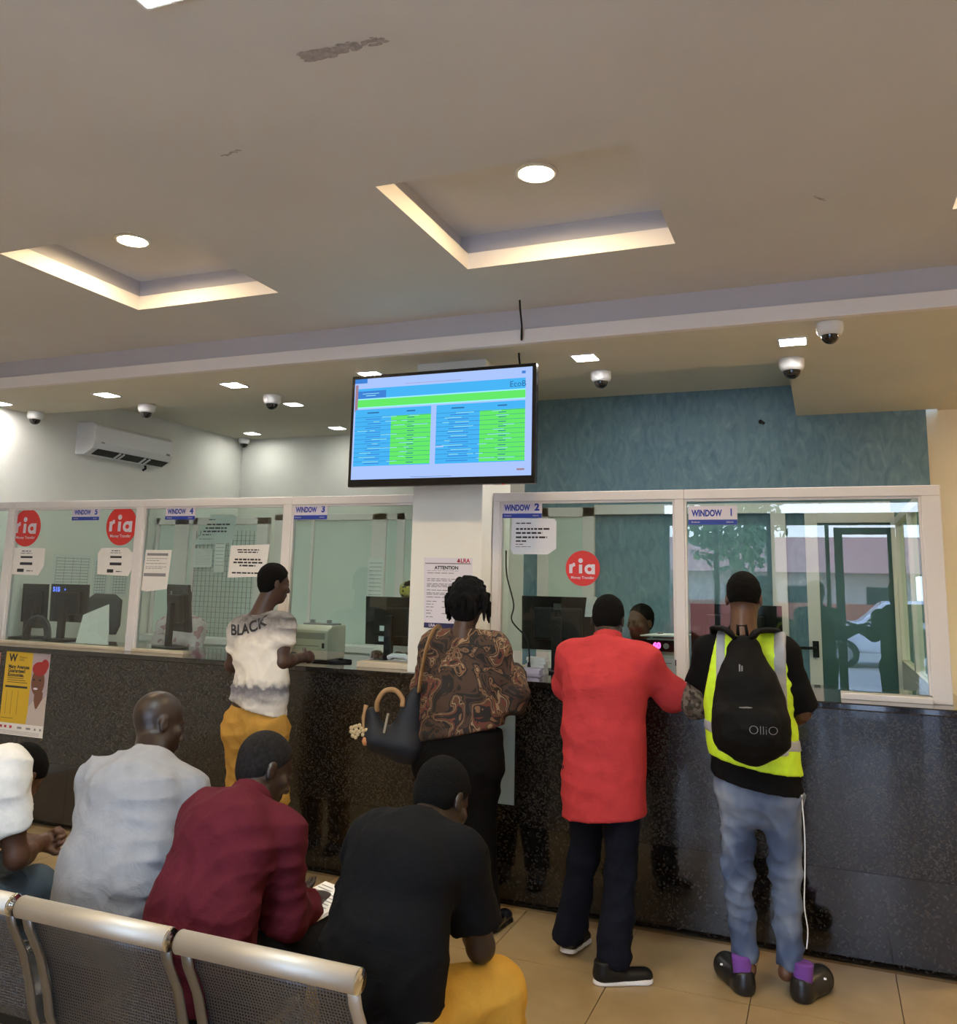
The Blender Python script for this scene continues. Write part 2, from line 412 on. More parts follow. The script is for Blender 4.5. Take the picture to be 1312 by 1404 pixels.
# return partition at the right end, running back to the teal wall
w7 = struct(bpy.data.objects.new('window_7', None)); COL.objects.link(w7); w7.location = (.52, 1.2, ZB)
for y0, y1 in ((0.232, .27), (1.28, 1.34), (2.31, YT)): MB().box((.495, y0, ZB), (.55, y1, 2.30)).build('mullion', M_alu, w7, bevel=.003)
MB().box((.495, .27, 2.245), (.55, 2.31, ZT)).build('top_rail', M_alu, w7, bevel=.003)
MB().box((.495, .27, ZB), (.55, 2.31, ZB + .06)).build('bottom_rail', M_alu, w7, bevel=.003)
MB().box((.495, .6, 0), (.55, YT, ZB)).build('panel', M_alu, w7)
for y0, y1 in ((.27, 1.28), (1.34, 2.31)):
    MB().box((.519, y0, ZB + .06), (.527, y1, 2.245)).build('pane', G_rest, w7)
# ------------------------------------------------------------------ lamps and ceiling fixtures
def square_lamp(x, y, z, label, emat_=E_sq, s=.068):
    t = thing('square_downlight', label, 'ceiling light', (x, y, z), 'square downlights over the counter')
    b = MB()
    for (a0, a1, c0, c1) in ((-s - .012, s + .012, -s - .012, -s), (-s - .012, s + .012, s, s + .012), (-s - .012, -s, -s, s), (s, s + .012, -s, s)):
        b.box((x + a0, y + c0, z - .006), (x + a1, y + c1, z - .0005))
    b.build('frame', M_whitep, t)
    MB().box((x - s, y - s, z - .004), (x + s, y + s, z - .001)).build('diffuser', emat_, t)
for x, lab in ((-6.28, 'square downlight at the far left end of the soffit row'), (-5.12, 'square downlight left of the air conditioner, second in the soffit row from the left'),
               (-3.92, 'square downlight third from the left, above window four'), (-2.79, 'square downlight half hidden by the top left corner of the television'),
               (-1.31, 'square downlight just right of the television'), (-0.12, 'square downlight at the right end, between two dome cameras')):
    square_lamp(x, .155, ZS, lab)
square_lamp(-6.02, 3.18, ZR, 'small distant square downlight in the recess near the corner camera', E_off)
square_lamp(-4.86, 3.12, ZR, 'small distant square downlight in the recess left of the television', E_off)
for x, y, lab in ((-4.6, 1.9, 'added unseen square booth light behind the soffit left'), (-1.5, 1.4, 'added unseen square booth light behind the soffit over window two'), (-.65, 1.4, 'added unseen square booth light behind the soffit over window one')):  # out of sight, added to brighten the teller booths
    square_lamp(x, y, ZR, lab, E_off)
def round_lamp(x, y, z, label, e=E_rd):
    t = thing('round_downlight', label, 'ceiling light', (x, y, z), 'round downlights in the coffers')
    MB().lathe((x, y, z), [(.075, -.001), (.095, -.001), (.097, -.008), (.078, -.012), (.075, -.004)], 32).build('trim_ring', M_whitep, t)
    m = MB().lathe((x, y, z), [(.0001, -.0075), (.04, -.0075), (.0765, -.005)], 32); m.build('diffuser', e, t)
for k, (x0, x1, y0, y1) in enumerate(holes):
    lab = ['round warm downlight in the left ceiling coffer', 'round warm downlight in the ceiling coffer right of the middle', 'added round downlight in an unseen coffer beyond the right edge'][k] if k < 3 else 'added round downlight in an unseen coffer behind the viewer, row %s' % ('near left', 'far left', 'near mid', 'far mid', 'near right', 'far right')[k - 3]
    round_lamp((x0 + x1) / 2 - (.12 if k == 0 else 0), (y0 + y1) / 2, ZM + .21, lab)
t = thing('panel_light', 'bright square ceiling panel cut off at the top left edge of the picture', 'ceiling light', (-1.40, -3.43, ZM))
MB().box((-1.71, -3.74, ZM - .012), (-1.09, -3.12, ZM - .0005)).build('frame', M_whitep, t)
MB().box((-1.70, -3.73, ZM - .014), (-1.10, -3.13, ZM - .003)).build('diffuser', E_tr, t)
t = thing('passage_light', 'warm ceiling light in the passage beyond the right end', 'ceiling light', (2.2, 1.0, ZS))
MB().lathe((2.2, 1.0, ZS), [(.0001, -.02), (.09, -.02), (.1, 0)], 24).build('diffuser', E_warm, t)

def dome_camera(x, y, z, label, s=1.0):
    t = thing('dome_camera', label, 'security camera', (x, y, z), 'white dome security cameras on the ceiling')
    MB().lathe((x, y, z), [(.0001, -.001), (.066 * s, -.001), (.068 * s, -.008 * s), (.066 * s, -.045 * s), (.058 * s, -.062 * s), (.046 * s, -.068 * s), (.0001, -.066 * s)], 28).build('housing', M_whitep, t)
    prof = [(.046 * s, -.066 * s)] + [(.044 * s * math.cos(a), -(.070 + .042 * math.sin(a)) * s) for a in [i * math.pi / 16 for i in range(0, 8)]] + [(.0001, -.112 * s)]
    MB().lathe((x, y, z), prof, 28).build('lens_dome', M_lens, t)
    MB().box((x - .010 * s, y - .03 * s, z - .096 * s), (x + .010 * s, y - .012 * s, z - .068 * s)).build('lens', M_black, t)
dome_camera(-6.30, .53, ZS, 'white dome camera at the far left of the soffit')
dome_camera(-5.09, .55, ZS, 'white dome camera above the air conditioner')
dome_camera(-3.86, .54, ZS, 'white dome camera midway between air conditioner and television')
dome_camera(-1.305, .53, ZS, 'white dome camera right of the television')
dome_camera(-.14, .55, ZS, 'large white dome camera below the bright right downlight', 1.1)
dome_camera(.07, -.14, ZS, 'white dome camera nearest the beam at the right')
dome_camera(-6.33, 3.45, ZR, 'tiny dome camera in the far back corner', 1.0)

# air conditioner on the left wall
ax = XL; ac = thing('air_conditioner', 'white split air conditioner on the left wall above the windows', 'air conditioner', (ax + .1, 1.64, 2.83))
prof = [(0, 0), (.10, 0), (.19, .05), (.215, .11), (.21, .26), (.18, .29), (0, .29)]
b = MB().prism([(ax + p[0], 1.13, 2.845 + p[1]) for p in prof], (0, 1.02, 0)); b.build('body', M_whitep, ac, bevel=.008, seg=3)
MB().prism([(ax + p[0], 1.105, 2.84 + p[1]) for p in [(0, 0), (.11, 0), (.205, .05), (.225, .11), (.218, .27), (.185, .30), (0, .30)]], (0, .028, 0)).build('end_cap', M_whitep, ac, bevel=.006)
b = MB()
sl = [Vector((ax + .115, 0, 2.852)), Vector((ax + .193, 0, 2.895))]
b.prism([(sl[0].x, 1.19, sl[0].z), (sl[1].x, 1.19, sl[1].z), (sl[1].x + .004, 1.19, sl[1].z - .006), (sl[0].x + .004, 1.19, sl[0].z - .006)], (0, .92, 0)); b.build('air_slot', M_black, ac)
for y in (1.45, 1.50, 1.78, 1.84): MB().prism([(sl[0].x + .003, y, sl[0].z - .004), (sl[1].x + .003, y, sl[1].z - .004), (sl[1].x + .009, y, sl[1].z - .014), (sl[0].x + .009, y, sl[0].z - .014)], (0, .02, 0)).build('vane', M_whitep, ac)
MB().cbox((ax + .217, 1.22, 2.955), (.004, .04, .01)).build('badge', M_inkg, ac); MB().cbox((ax + .217, 2.08, 2.965), (.004, .05, .02)).build('badge', M_inkg, ac)
MB().tube([(ax + .05, 1.95, 2.845), (ax + .05, 1.96, 2.815), (ax + .01, 1.97, 2.80)], .012).build('drain_stub', M_black, ac)

# television on the pillar
tvx0, tvx1, tvz0, tvz1, tvy = -2.727, -1.508, 2.312, 3.015, -.2
tv = thing('television', 'large wall television showing a blue and green table of rates', 'television', (-2.118, tvy + .03, tvz0))
MB().box((tvx0, tvy, tvz0), (tvx1, tvy + .05, tvz1)).build('housing', M_blackg, tv, bevel=.006)
MB().box((-2.45, tvy + .05, 2.45), (-1.8, tvy + .085, 2.85)).build('rear_cover', M_black, tv, bevel=.01)
MB().cbox((-2.14, (tvy + .085) / 2 + .003, 2.65), (.22, abs(tvy + .085) + .0, .22)).build('wall_bracket', M_black, tv)
scr = [emat('screen_base', (.40, .55, .98), 1.0), emat('screen_blue', (.065, .45, .90), 1.0), emat('screen_green', (.13, .80, .14), 1.0), emat('screen_ink', (.03, .14, .33), 1.0), emat('screen_line', (.35, .85, .95), 1.0), emat('screen_deep', (.05, .22, .66), 1.0), emat('screen_gray', (.35, .22, .28), 1.0)]
sx0, sx1, sz0, sz1 = tvx0 + .022, tvx1 - .022, tvz0 + .045, tvz1 - .022
SW, SH = sx1 - sx0, sz1 - sz0
b = MB(); lay = [0]
def scr_rect(m, u0, v0, u1, v1):
    lay[0] += 1; y = tvy - .0006 - lay[0] * .00001
    b.mat(m).add([(sx0 + u0 * SW, y, sz1 - v1 * SH), (sx0 + u1 * SW, y, sz1 - v1 * SH), (sx0 + u1 * SW, y, sz1 - v0 * SH), (sx0 + u0 * SW, y, sz1 - v0 * SH)], [(0, 1, 2, 3)])
scr_rect(0, 0, 0, 1, 1)
scr_rect(5, 0, .0, .075, .045); scr_rect(6, 0.005, .06, .022, .33)
scr_rect(1, .022, .10, .965, .20); scr_rect(5, .022, .125, .19, .20); scr_rect(4, .022, .20, .965, .212); scr_rect(2, .022, .212, .965, .285)
scr_rect(4, .022, .285, .965, .297)
random.seed(11)
for (u0, u1, um, v0) in ((.01, .455, .225, .31), (.485, .965, .725, .31)):
    scr_rect(1, u0, v0, u1, .87)
    scr_rect(2, um, v0 + .075, u1, .862)
    scr_rect(3, (u0 + um) / 2 - .035, v0 + .03, (u0 + um) / 2 + .035, v0 + .042); scr_rect(3, (u1 + um) / 2 - .025, v0 + .03, (u1 + um) / 2 + .025, v0 + .042)
    for k in range(11):
        v = v0 + .078 + k * .0435
        scr_rect(3, u0, v, u1, v + .003)
        for q in range(3):
            a = random.uniform(u0 + .01, u1 - .1); scr_rect(4, a, v + .003, a + random.uniform(.03, .09), v + .0085)
        scr_rect(5, u0 + .06 + random.uniform(0, .02), v + .018, um - .06, v + .026)
        scr_rect(3, (um + u1) / 2 - .02, v + .018, (um + u1) / 2 + .02, v + .025)
scr_rect(0, .487, .70, .53, .715); scr_rect(5, .945, .035, .965, .06); scr_rect(6, .925, .935, .965, .952); scr_rect(3, .35, .985, .58, .988); scr_rect(6, .30, .075, .62, .078)
scr_rect(4, .05, .15, .15, .155); scr_rect(4, .07, .17, .13, .176)
vs, fs = text_mesh('EcoB', .05)
y = tvy - .0012; b.mat(3).add([(sx0 + .925 * SW + v.x, y, sz1 - .155 * SH + v.y) for v in vs], fs)
b.build('screen', scr, tv)
MB().mat(0).cbox((-1.70, tvy + .004, tvz0 - .003), (.012, .006, .004)).build('indicator', emat('red_led', (.8, .05, .03), .8), tv)
tag(MB().tube(crv([(-1.545, -.40, ZM), (-1.545, -.39, ZM - .05), (-1.555, -.33, ZM - .13), (-1.575, -.275, ZM - .195), (-1.578, -.268, ZS + .08)]), .0055, 8).build('loose_cable', M_black), 'short black cable hanging from a hole in the main ceiling by the beam', 'cable')
tag(MB().tube([(-1.665, -.06, ZS), (-1.66, -.07, ZS - .03), (-1.63, -.115, ZS - .14), (-1.625, -.12, ZS - .2)], .0055, 8).build('power_cable', M_black), 'short black power cable dropping behind the television top', 'cable')

# ------------------------------------------------------------------ signs, stickers and papers on the glass
YG = 0.1955
for k, (x0, x1, z0, z1, w) in enumerate(((-5.392, -5.118, 2.150, 2.250, 5), (-4.482, -4.212, 2.150, 2.247, 4), (-3.374, -3.104, 2.145, 2.252, 3), (-1.846, -1.589, 2.145, 2.247, 2), (-.713, -.445, 2.100, 2.206, 1))):
    b = MB(); b.box((x0, YG - .006, z0), (x1, YG, z1)); s_ = b.build('window_sign', M_signw)
    tag(s_, {5: 'window sign for number five, just left of a round red sticker', 4: 'window sign for number four, above the crooked notice', 3: 'window sign for number three, left of the television', 2: 'window sign for number two, above the creased white notice', 1: 'window sign for number one, above the backpack man'}[w], 'sign', 'numbered window signs')
    MB().box((x0, YG - .0075, z0), (x1, YG - .006, z0 + (z1 - z0) * .27)).build('blue_band', M_blue, s_)
    b = MB(); put_text(b, 'WINDOW', .050, ((x0 * .62 + x1 * .38), YG - .0072, z0 + (z1 - z0) * .60), right=(.70, 0, 0), bold=.0022)
    put_text(b, str(w), .060, ((x0 * .12 + x1 * .88), YG - .0072, z0 + (z1 - z0) * .63), bold=.003 if w > 1 else .0008); b.build('lettering', M_blue, s_)['kind'] = 'stuff'
    b = MB(); put_text(b, 'Ecobank', .014, ((x0 * .85 + x1 * .15), YG - .0082, z0 + (z1 - z0) * .14)); put_text(b, 'Liberia', .014, ((x0 * .15 + x1 * .85), YG - .0082, z0 + (z1 - z0) * .14)); b.build('band_lettering', M_signw, s_)['kind'] = 'stuff'
def disc(b, x, y, z, rx, rz, d, n=48):
    b.prism([(x + rx * math.cos(2 * math.pi * i / n), y, z + rz * math.sin(2 * math.pi * i / n)) for i in range(n)][::-1], (0, d, 0))
for k, (x, z, r, lab) in enumerate(((-5.865, 2.095, .148, 'round red sticker at the left end, above a taped notice'), (-4.895, 2.108, .147, 'round red sticker left of the mullion between windows five and four'), (-1.333, 1.845, .104, 'smaller round red sticker in the middle of window two'))):
    b = MB(); disc(b, x, YG - .003, z, r, r, .003); s_ = b.build('round_sticker', M_red); tag(s_, lab, 'sticker', 'round red stickers on the glass')
    b = MB(); q = r / .104; yy = YG - .0036
    # letters r, i, a built as rounded strokes
    for pts in ([(-.072, -.030), (-.072, .022)], [(-.072, .006), (-.060, .020), (-.046, .022)], [(-.012, -.030), (-.012, .022)]):
        for i in range(len(pts) - 1):
            yy -= .0003; a = Vector((x + pts[i][0] * q, yy, z + pts[i][1] * q)); c = Vector((x + pts[i+1][0] * q, yy, z + pts[i+1][1] * q)); dd = (c - a).normalized(); nn = Vector((-dd.z, 0, dd.x)) * .010 * q
            b.add([a - nn, c - nn, c + nn, a + nn], [(0, 1, 2, 3)])
    n = 20; ring = []
    for i in range(n):
        t_ = 2 * math.pi * i / n; ring.append((t_,))
    vs = [Vector((x + (.042 + .030 * math.cos(t_[0])) * q, yy, z + (-.005 + .029 * math.sin(t_[0])) * q)) for t_ in ring] + [Vector((x + (.042 + .013 * math.cos(t_[0])) * q, yy, z + (-.005 + .012 * math.sin(t_[0])) * q)) for t_ in ring]
    b.add(vs, [(i, (i + 1) % n, n + (i + 1) % n, n + i) for i in range(n)])
    yy -= .0004
    b.add([Vector((x + a_ * q, yy, z + c_ * q)) for a_, c_ in ((.055, -.034), (.075, -.034), (.075, .024), (.055, .024))], [(0, 1, 2, 3)])
    disc(b, x - .012 * q, yy - .0004, z + .045 * q, .014 * q, .014 * q, .0004, 16)
    put_text(b, 'Money Transfer', .022 * q, (x, yy, z - .055 * q), bold=.0003)
    b.build('lettering', M_signw, s_)['kind'] = 'stuff'
def paper(name, label, pts, lines, y=YG, cat='notice', m=None, group='paper notices taped to the glass', ink=None, thick=.0022):
    """sheet with the given outline (x, z); lines: (u0, u1, v, h) bars of print in 0..1 of the outline box"""
    b = MB(); b.prism([(p[0], y - thick, p[1]) for p in pts], (0, thick, 0)); o = b.build(name, m or M_paper)
    tag(o, label, cat, group)
    x0 = min(p[0] for p in pts); x1 = max(p[0] for p in pts); z0 = min(p[1] for p in pts); z1 = max(p[1] for p in pts)
    b = MB(); random.seed(len(label))
    for (u0, u1, v, h) in lines:
        u = u0
        while u < u1 - .005:
            w = u1 - u if u1 - u0 > .9 else min(random.uniform(.05, .14), u1 - u)
            b.add([(x0 + (x1 - x0) * u, y - thick - .0004, z1 - (z1 - z0) * (v + h)), (x0 + (x1 - x0) * (u + w), y - thick - .0004, z1 - (z1 - z0) * (v + h)), (x0 + (x1 - x0) * (u + w), y - thick - .0004, z1 - (z1 - z0) * v), (x0 + (x1 - x0) * u, y - thick - .0004, z1 - (z1 - z0) * v)], [(0, 1, 2, 3)])
            u += w + (.02 if h < .06 else 0)
    if lines: b.build('print', ink or M_inkg, o)['kind'] = 'stuff'
    return o
pl5 = [(.38, .62, .10, .03), (.35, .65, .18, .02), (.36, .68, .30, .075), (.36, .69, .53, .10), (.30, .48, .77, .12), (.55, .72, .83, .03)]
paper('taped_notice', 'cream notice under the left round sticker', [(-6.03, 1.73), (-5.69, 1.725), (-5.64, 1.80), (-5.645, 1.935), (-6.0, 1.935), (-6.04, 1.9)], pl5, ink=M_ink)
paper('taped_notice', 'cream notice under the second round sticker', [(-5.09, 1.745), (-4.79, 1.735), (-4.755, 1.80), (-4.755, 1.90), (-4.82, 1.945), (-5.07, 1.94), (-5.10, 1.90)], pl5, ink=M_ink)
paper('taped_notice', 'narrow printed slip low at the left of window four', [(-4.655, 1.635), (-4.60, 1.628), (-4.42, 1.65), (-4.40, 1.93), (-4.64, 1.93)], [(.12, .88, .08, .06), (.12, .85, .2, .012), (.12, .6, .25, .012), (.1, .85, .32, .012), (.1, .85, .4, .012), (.1, .7, .44, .012), (.05, .85, .56, .075)], ink=M_inkg)
paper('taped_notice', 'crooked notice high in the middle of window four', [(-4.20, 2.01), (-4.21, 1.97), (-3.88, 1.985), (-3.86, 2.17), (-3.9, 2.185), (-4.09, 2.185), (-4.10, 2.12), (-4.17, 2.03)], [(.32, .48, .15, .03), (.28, .85, .30, .05), (.25, .78, .42, .05), (.2, .78, .53, .05), (.18, .4, .65, .03), (.1, .45, .80, .015)], y=.2085, ink=M_ink)
paper('taped_notice', 'white notice with bold lines behind the head of the man in the white shirt', [(-3.89, 1.742), (-3.575, 1.755), (-3.556, 1.975), (-3.88, 1.965)], [(.2, .75, .15, .035), (.22, .72, .22, .035), (.15, .8, .43, .05), (.12, .85, .52, .05), (.28, .68, .61, .05), (.1, .8, .83, .045)], ink=M_ink)
paper('taped_notice', 'creased white notice under the WINDOW 2 sign', [(-1.79, 1.955), (-1.77, 1.925), (-1.55, 1.925), (-1.497, 1.96), (-1.497, 2.12), (-1.51, 2.14), (-1.78, 2.145)], [(.12, .45, .13, .03), (.12, .85, .28, .05), (.12, .7, .39, .05), (.12, .8, .51, .05), (.12, .35, .62, .04), (.12, .3, .72, .02), (.12, .45, .79, .012)], ink=M_ink, m=mat('white_paper', (.78, .78, .82), .85))
# notice on the pillar
lr = paper('wall_notice', 'white notice headed ATTENTION on the pillar behind the woman', [(-2.268, 1.472), (-1.96, 1.472), (-1.96, 1.892), (-2.283, 1.892)], [(.03, .97, .075, .016), (.08, .72, .185, .006)] + [(.08, .08 + w, v, .011) for v, w in ((.215, .55), (.30, .6), (.325, .5), (.37, .7), (.39, .72), (.41, .5), (.46, .6), (.50, .65), (.52, .5), (.56, .4), (.62, .22), (.66, .15), (.70, .15), (.75, .12), (.79, .12), (.84, .14))] + [(.40, .5, .62, .011), (.40, .5, .70, .011), (.40, .5, .79, .011)], y=.0045, group='wall notices', ink=M_inkg, m=mat('notice_paper', (.72, .68, .74), .7))
b = MB(); put_text(b, '\u2042LRA', .034, (-2.02, .0015, 1.874), bold=.0012); b.build('crimson_heading', M_redp, lr)
b = MB(); put_text(b, 'ATTENTION', .028, (-2.13, .0015, 1.831), bold=.0012); b.build('heading', M_ink, lr)
MB().box((-2.268, .0005, 1.472), (-1.96, .0018, 1.502)).build('navy_band', M_navy, lr)
b = MB(); put_text(b, 'LRA', .024, (-2.215, .0, 1.487), bold=.0006); b.build('band_lettering', M_signw, lr)
# poster on the counter front (yellow half and a portrait half)
px0, px1, pz0, pz1 = -5.70, -5.262, .572, 1.160
ps = thing('money_poster', 'yellow poster with a smiling woman on the counter front at far left', 'poster', (-5.48, 0, pz0))
MB().box((px0, -.004, pz0), (px1, -.0005, pz1)).build('sheet', M_paper, ps)
PW, PH = px1 - px0, pz1 - pz0
def prect(b, u0, v0, u1, v1, y): b.add([(px0 + PW * u0, y, pz1 - PH * v1), (px0 + PW * u1, y, pz1 - PH * v1), (px0 + PW * u1, y, pz1 - PH * v0), (px0 + PW * u0, y, pz1 - PH * v0)], [(0, 1, 2, 3)])
b = MB(); prect(b, .0, 0, .62, .86, -.0044); b.build('yellow_panel', mat('poster_yellow', (.66, .42, .02), .5), ps)
b = MB(); prect(b, .62, 0, 1, .86, -.0044); b.build('portrait_ground', mat('poster_mauve', (.42, .34, .36), .5), ps)
def pell(b, u, v, ru, rv, y, n=24, a0=0, a1=2 * math.pi):
    pts = [(px0 + PW * (u + ru * math.cos(a0 + (a1 - a0) * i / n)), y, pz1 - PH * (v - rv * math.sin(a0 + (a1 - a0) * i / n))) for i in range(n)]
    b.add(pts, [tuple(range(n))])
b = MB(); prect(b, .73, .46, .92, .66, -.0048); pell(b, .785, .345, .148, .165, -.0049); b.build('portrait_face', mat('print_skin', (.16, .06, .03), .5), ps)
b = MB(); b.add([(px0 + PW * u, -.0052, pz1 - PH * v) for u, v in ((.60, .86), (.63, .64), (.73, .57), (.79, .69), (.92, .54), (1, .50), (1, .86))], [tuple(range(7))][::-1]); b.build('portrait_blouse', mat('print_blouse', (.55, .47, .42), .5), ps)
b = MB(); pell(b, .80, .185, .165, .085, -.0053); pell(b, .91, .135, .085, .07, -.0054); b.build('portrait_headwrap', mat('print_headwrap', (.36, .02, .02), .5), ps)
b = MB(); pell(b, .745, .425, .05, .013, -.0054); b.build('portrait_smile', M_signw, ps)
b = MB(); pell(b, .69, .32, .025, .012, -.0054); pell(b, .83, .32, .025, .012, -.0054); put_text(b, 'W', .075, (px0 + PW * .17, -.005, pz1 - PH * .075), bold=.003)
put_text(b, 'Western', .022, (px0 + PW * .40, -.005, pz1 - PH * .06)); put_text(b, 'Union', .022, (px0 + PW * .37, -.005, pz1 - PH * .09))
for k, s_ in enumerate(('Many Avenues', 'Guaranteed', 'Economies.')): put_text(b, s_, .036, (px0 + PW * .08, -.005, pz1 - PH * (.18 + .05 * k)), bold=.0014, align='LEFT')
for v, u1 in ((.315, .45), (.34, .5), (.365, .55)): prect(b, .08, v, u1, v + .007, -.005)
prect(b, .05, .41, .56, .435, -.005); prect(b, .02, .80, .30, .805, -.005)
for u in (.10, .22, .36): prect(b, u, .47, u + .006, .76, -.0048)
b.build('print', M_ink, ps)['kind'] = 'stuff'
b = MB()
for u in (.02, .12, .24): prect(b, u, .89, u + .055, .92, -.0046)
b.build('emblem', M_redp, ps)['kind'] = 'stuff'
b = MB()
for u in (.42, .62, .80, .92): prect(b, u, .895, u + (.1 if u < .7 else .04), .92, -.0046)
for v in (.95, .965, .98): prect(b, .02, v, .92, v + .004, -.0046)
b.build('small_print', M_inkg, ps)['kind'] = 'stuff'
p2 = MB().box((-6.05, -.004, .60), (-5.76, -.0005, 1.15)).build('photo_poster', mat('poster_rose', (.42, .2, .17), .5, noise=.5, nscale=6)); tag(p2, 'edge of a second poster cut off at the far left', 'poster')
sh = MB().box((-1.80, -.012, .52), (-1.672, -.002, 1.16)).build('blue_panel', mat('pale_blue_board', (.33, .46, .53), .45, noise=.04)); tag(sh, 'pale blue board fixed to the counter front behind the woman', 'board')

# ------------------------------------------------------------------ equipment on the counter
def monitor(label, c, w, h, ang, tilt=0.05, face_back=True, base=True, zb=1.2, cat='monitor', grp='computer monitors behind the glass', parts=()):
    """c: centre of the panel; ang: direction the screen faces, about z (0 = towards +y, away from the customers)"""
    t = thing('computer_monitor', label, cat, (c[0], c[1], zb), grp)
    R = Matrix.Translation(c) @ Matrix.Rotation(ang, 4, 'Z') @ Matrix.Rotation(tilt, 4, 'X')
    MB().box((-w/2, -.012, -h/2), (w/2, .012, h/2), R).build('bezel', M_blackg, t, bevel=.004)
    MB().box((-w*.32, -.05, -h*.3), (w*.32, -.012, h*.3), R).build('rear_housing', M_black, t, bevel=.015)
    MB().box((-w/2+.012, .0122, -h/2+.014), (w/2-.012, .013, h/2-.012), R).build('screen', mat('dark_screen', (.01, .012, .018), .1), t)
    if base:
        p = R @ Vector((0, -.05, 0)); z = Matrix.Rotation(ang, 3, 'Z') @ Vector((0, 1, 0))
        MB().box((-.03, -.085, -(c[2]-zb)+.01), (.03, -.05, .04), Matrix.Translation(c) @ Matrix.Rotation(ang, 4, 'Z')).build('stand_neck', M_black, t, bevel=.004)
        MB().box((-.11, -.15, -(c[2]-zb)), (.11, .05, -(c[2]-zb)+.014), Matrix.Translation(c) @ Matrix.Rotation(ang, 4, 'Z')).build('stand_foot', M_black, t, bevel=.006)
    return t, R
t, R = monitor('black monitor cut off at the far left behind window five', (-6.27, .70, 1.49), .24, .32, .2)
t, R = monitor('black monitor behind window five with blue lit characters', (-5.88, .70, 1.50), .38, .31, .08)
b = MB(); put_text(b, '515', .05, R @ Vector((-.13, -.014, .11)), right=(R.to_3x3() @ Vector((1, 0, 0))), up=(R.to_3x3() @ Vector((0, 0, 1))), bold=.002)
put_text(b, '+', .03, R @ Vector((-.04, -.014, .11)), bold=.002); b.build('lit_characters', emat('blue_led', (.12, .2, 1), 2.2), t)
t, R = monitor('black monitor seen from its back edge behind window four', (-4.66, .62, 1.50), .36, .36, -.40, tilt=.12)
b = MB(); disc(b, 0, 0, 0, .012, .012, .002, 12)
MB().box((-.03, -.053, .11), (-.005, -.05, .135), R).build('grey_badge', M_gray, t)
t, R = monitor('wide black monitor with white stickers behind window three', (-2.79, .62, 1.47), .45, .33, -.04)
MB().box((-.085, -.0525, -.065), (-.03, -.05, -.03), R).build('white_sticker', M_whitep, t); MB().box((-.115, -.0155, -.14), (-.07, -.0125, -.105), R).build('pale_sticker', M_whitep, t)
t, R = monitor('large black monitor behind window two, beside the red shirt', (-1.60, .62, 1.50), .50, .34, .03)
MB().box((-.025, -.0525, .09), (.025, -.05, .13), R).build('faint_emblem', mat('worn_emblem', (.06, .055, .05), .5), t)
MB().prism([R @ Vector(p) for p in ((.17, -.016, .05), (.245, -.016, .05), (.25, -.016, .175), (.185, -.016, .18))], (0, .003, 0)).build('paper_note', M_paper, t)
t, R = monitor('dark monitor behind window one, partly behind the backpack man', (-.52, .75, 1.50), .54, .30, -.05)
# note counting machines
def note_counter(label, x0, x1, y0, y1, z0, h, body, dark=False):
    t = thing('note_counter', label, 'money counter', ((x0 + x1) / 2, (y0 + y1) / 2, z0), 'banknote counting machines')
    w = x1 - x0
    MB().prism([(x0, y0, z0 + .012), (x0, y1, z0 + .012), (x0, y1, z0 + h), (x0, y0 + .06, z0 + h), (x0, y0, z0 + h * .86)], (w, 0, 0)).build('body', body, t, bevel=.008)
    MB().box((x0 + .01, y0 + .01, z0), (x1 - .01, y1 - .01, z0 + .014)).build('foot_plate', M_gray, t)
    MB().box((x0 + .02, y0 - .003, z0 + h * .62), (x1 - .02, y0 + .004, z0 + h * .8)).build('front_recess', M_black if dark else mat('shadow_plastic', (.35, .32, .26), .5), t)
    MB().box((x0 + .02, y0 - .004, z0 + h * .42), (x1 - .06, y0 + .002, z0 + h * .44)).build('note_slot', M_gray, t)
    MB().box((x0 + .03, y0 + .10, z0 + h - .003), (x1 - .03, y1 - .02, z0 + h + .01)).build('hopper', M_gray, t)
    for q in (.25, .7): MB().box((x0 + w * q, y0 + .12, z0 + h), (x0 + w * q + .035, y0 + .135, z0 + h + .035)).build('hopper_guide', M_gray, t, bevel=.003)
    MB().box((x1 - .04, y0 - .003, z0 + h * .38), (x1 - .022, y0 + .002, z0 + h * .52)).build('rocker_switch', M_black, t)
    MB().box((x0 + .012, y0 - .003, z0 + .03), (x0 + .05, y0 + .002, z0 + .055)).build('rating_label', M_gray, t)
    return t
note_counter('cream banknote counting machine on the counter right of the white shirt man', -3.40, -3.11, .28, .52, 1.2, .235, M_creamp)
t = note_counter('grey banknote counter with pink lit digits beside the seated teller', -1.02, -.80, .45, .68, 1.2, .24, mat('pale_grey_plastic', (.6, .58, .56), .45))
MB().box((-1.03, .437, 1.37), (-.835, .447, 1.435)).build('display_panel', M_blackg, t)
b = MB(); put_text(b, '60', .045, (-.945, .4355, 1.402), bold=.003); b.build('lit_digits', emat('pink_led', (1, .08, .45), 4), t)
b = MB(); disc(b, -.89, .434, 1.402, .017, .017, .004, 16); b.build('round_button', M_gray, t)
tag(MB().prism([(-1.05, .47, 1.452), (-.80, .45, 1.458), (-.77, .62, 1.462), (-.99, .66, 1.456)], (0, 0, .008)).build('paper_pile', M_paper), 'loose white papers lying on top of the grey banknote counter', 'papers')
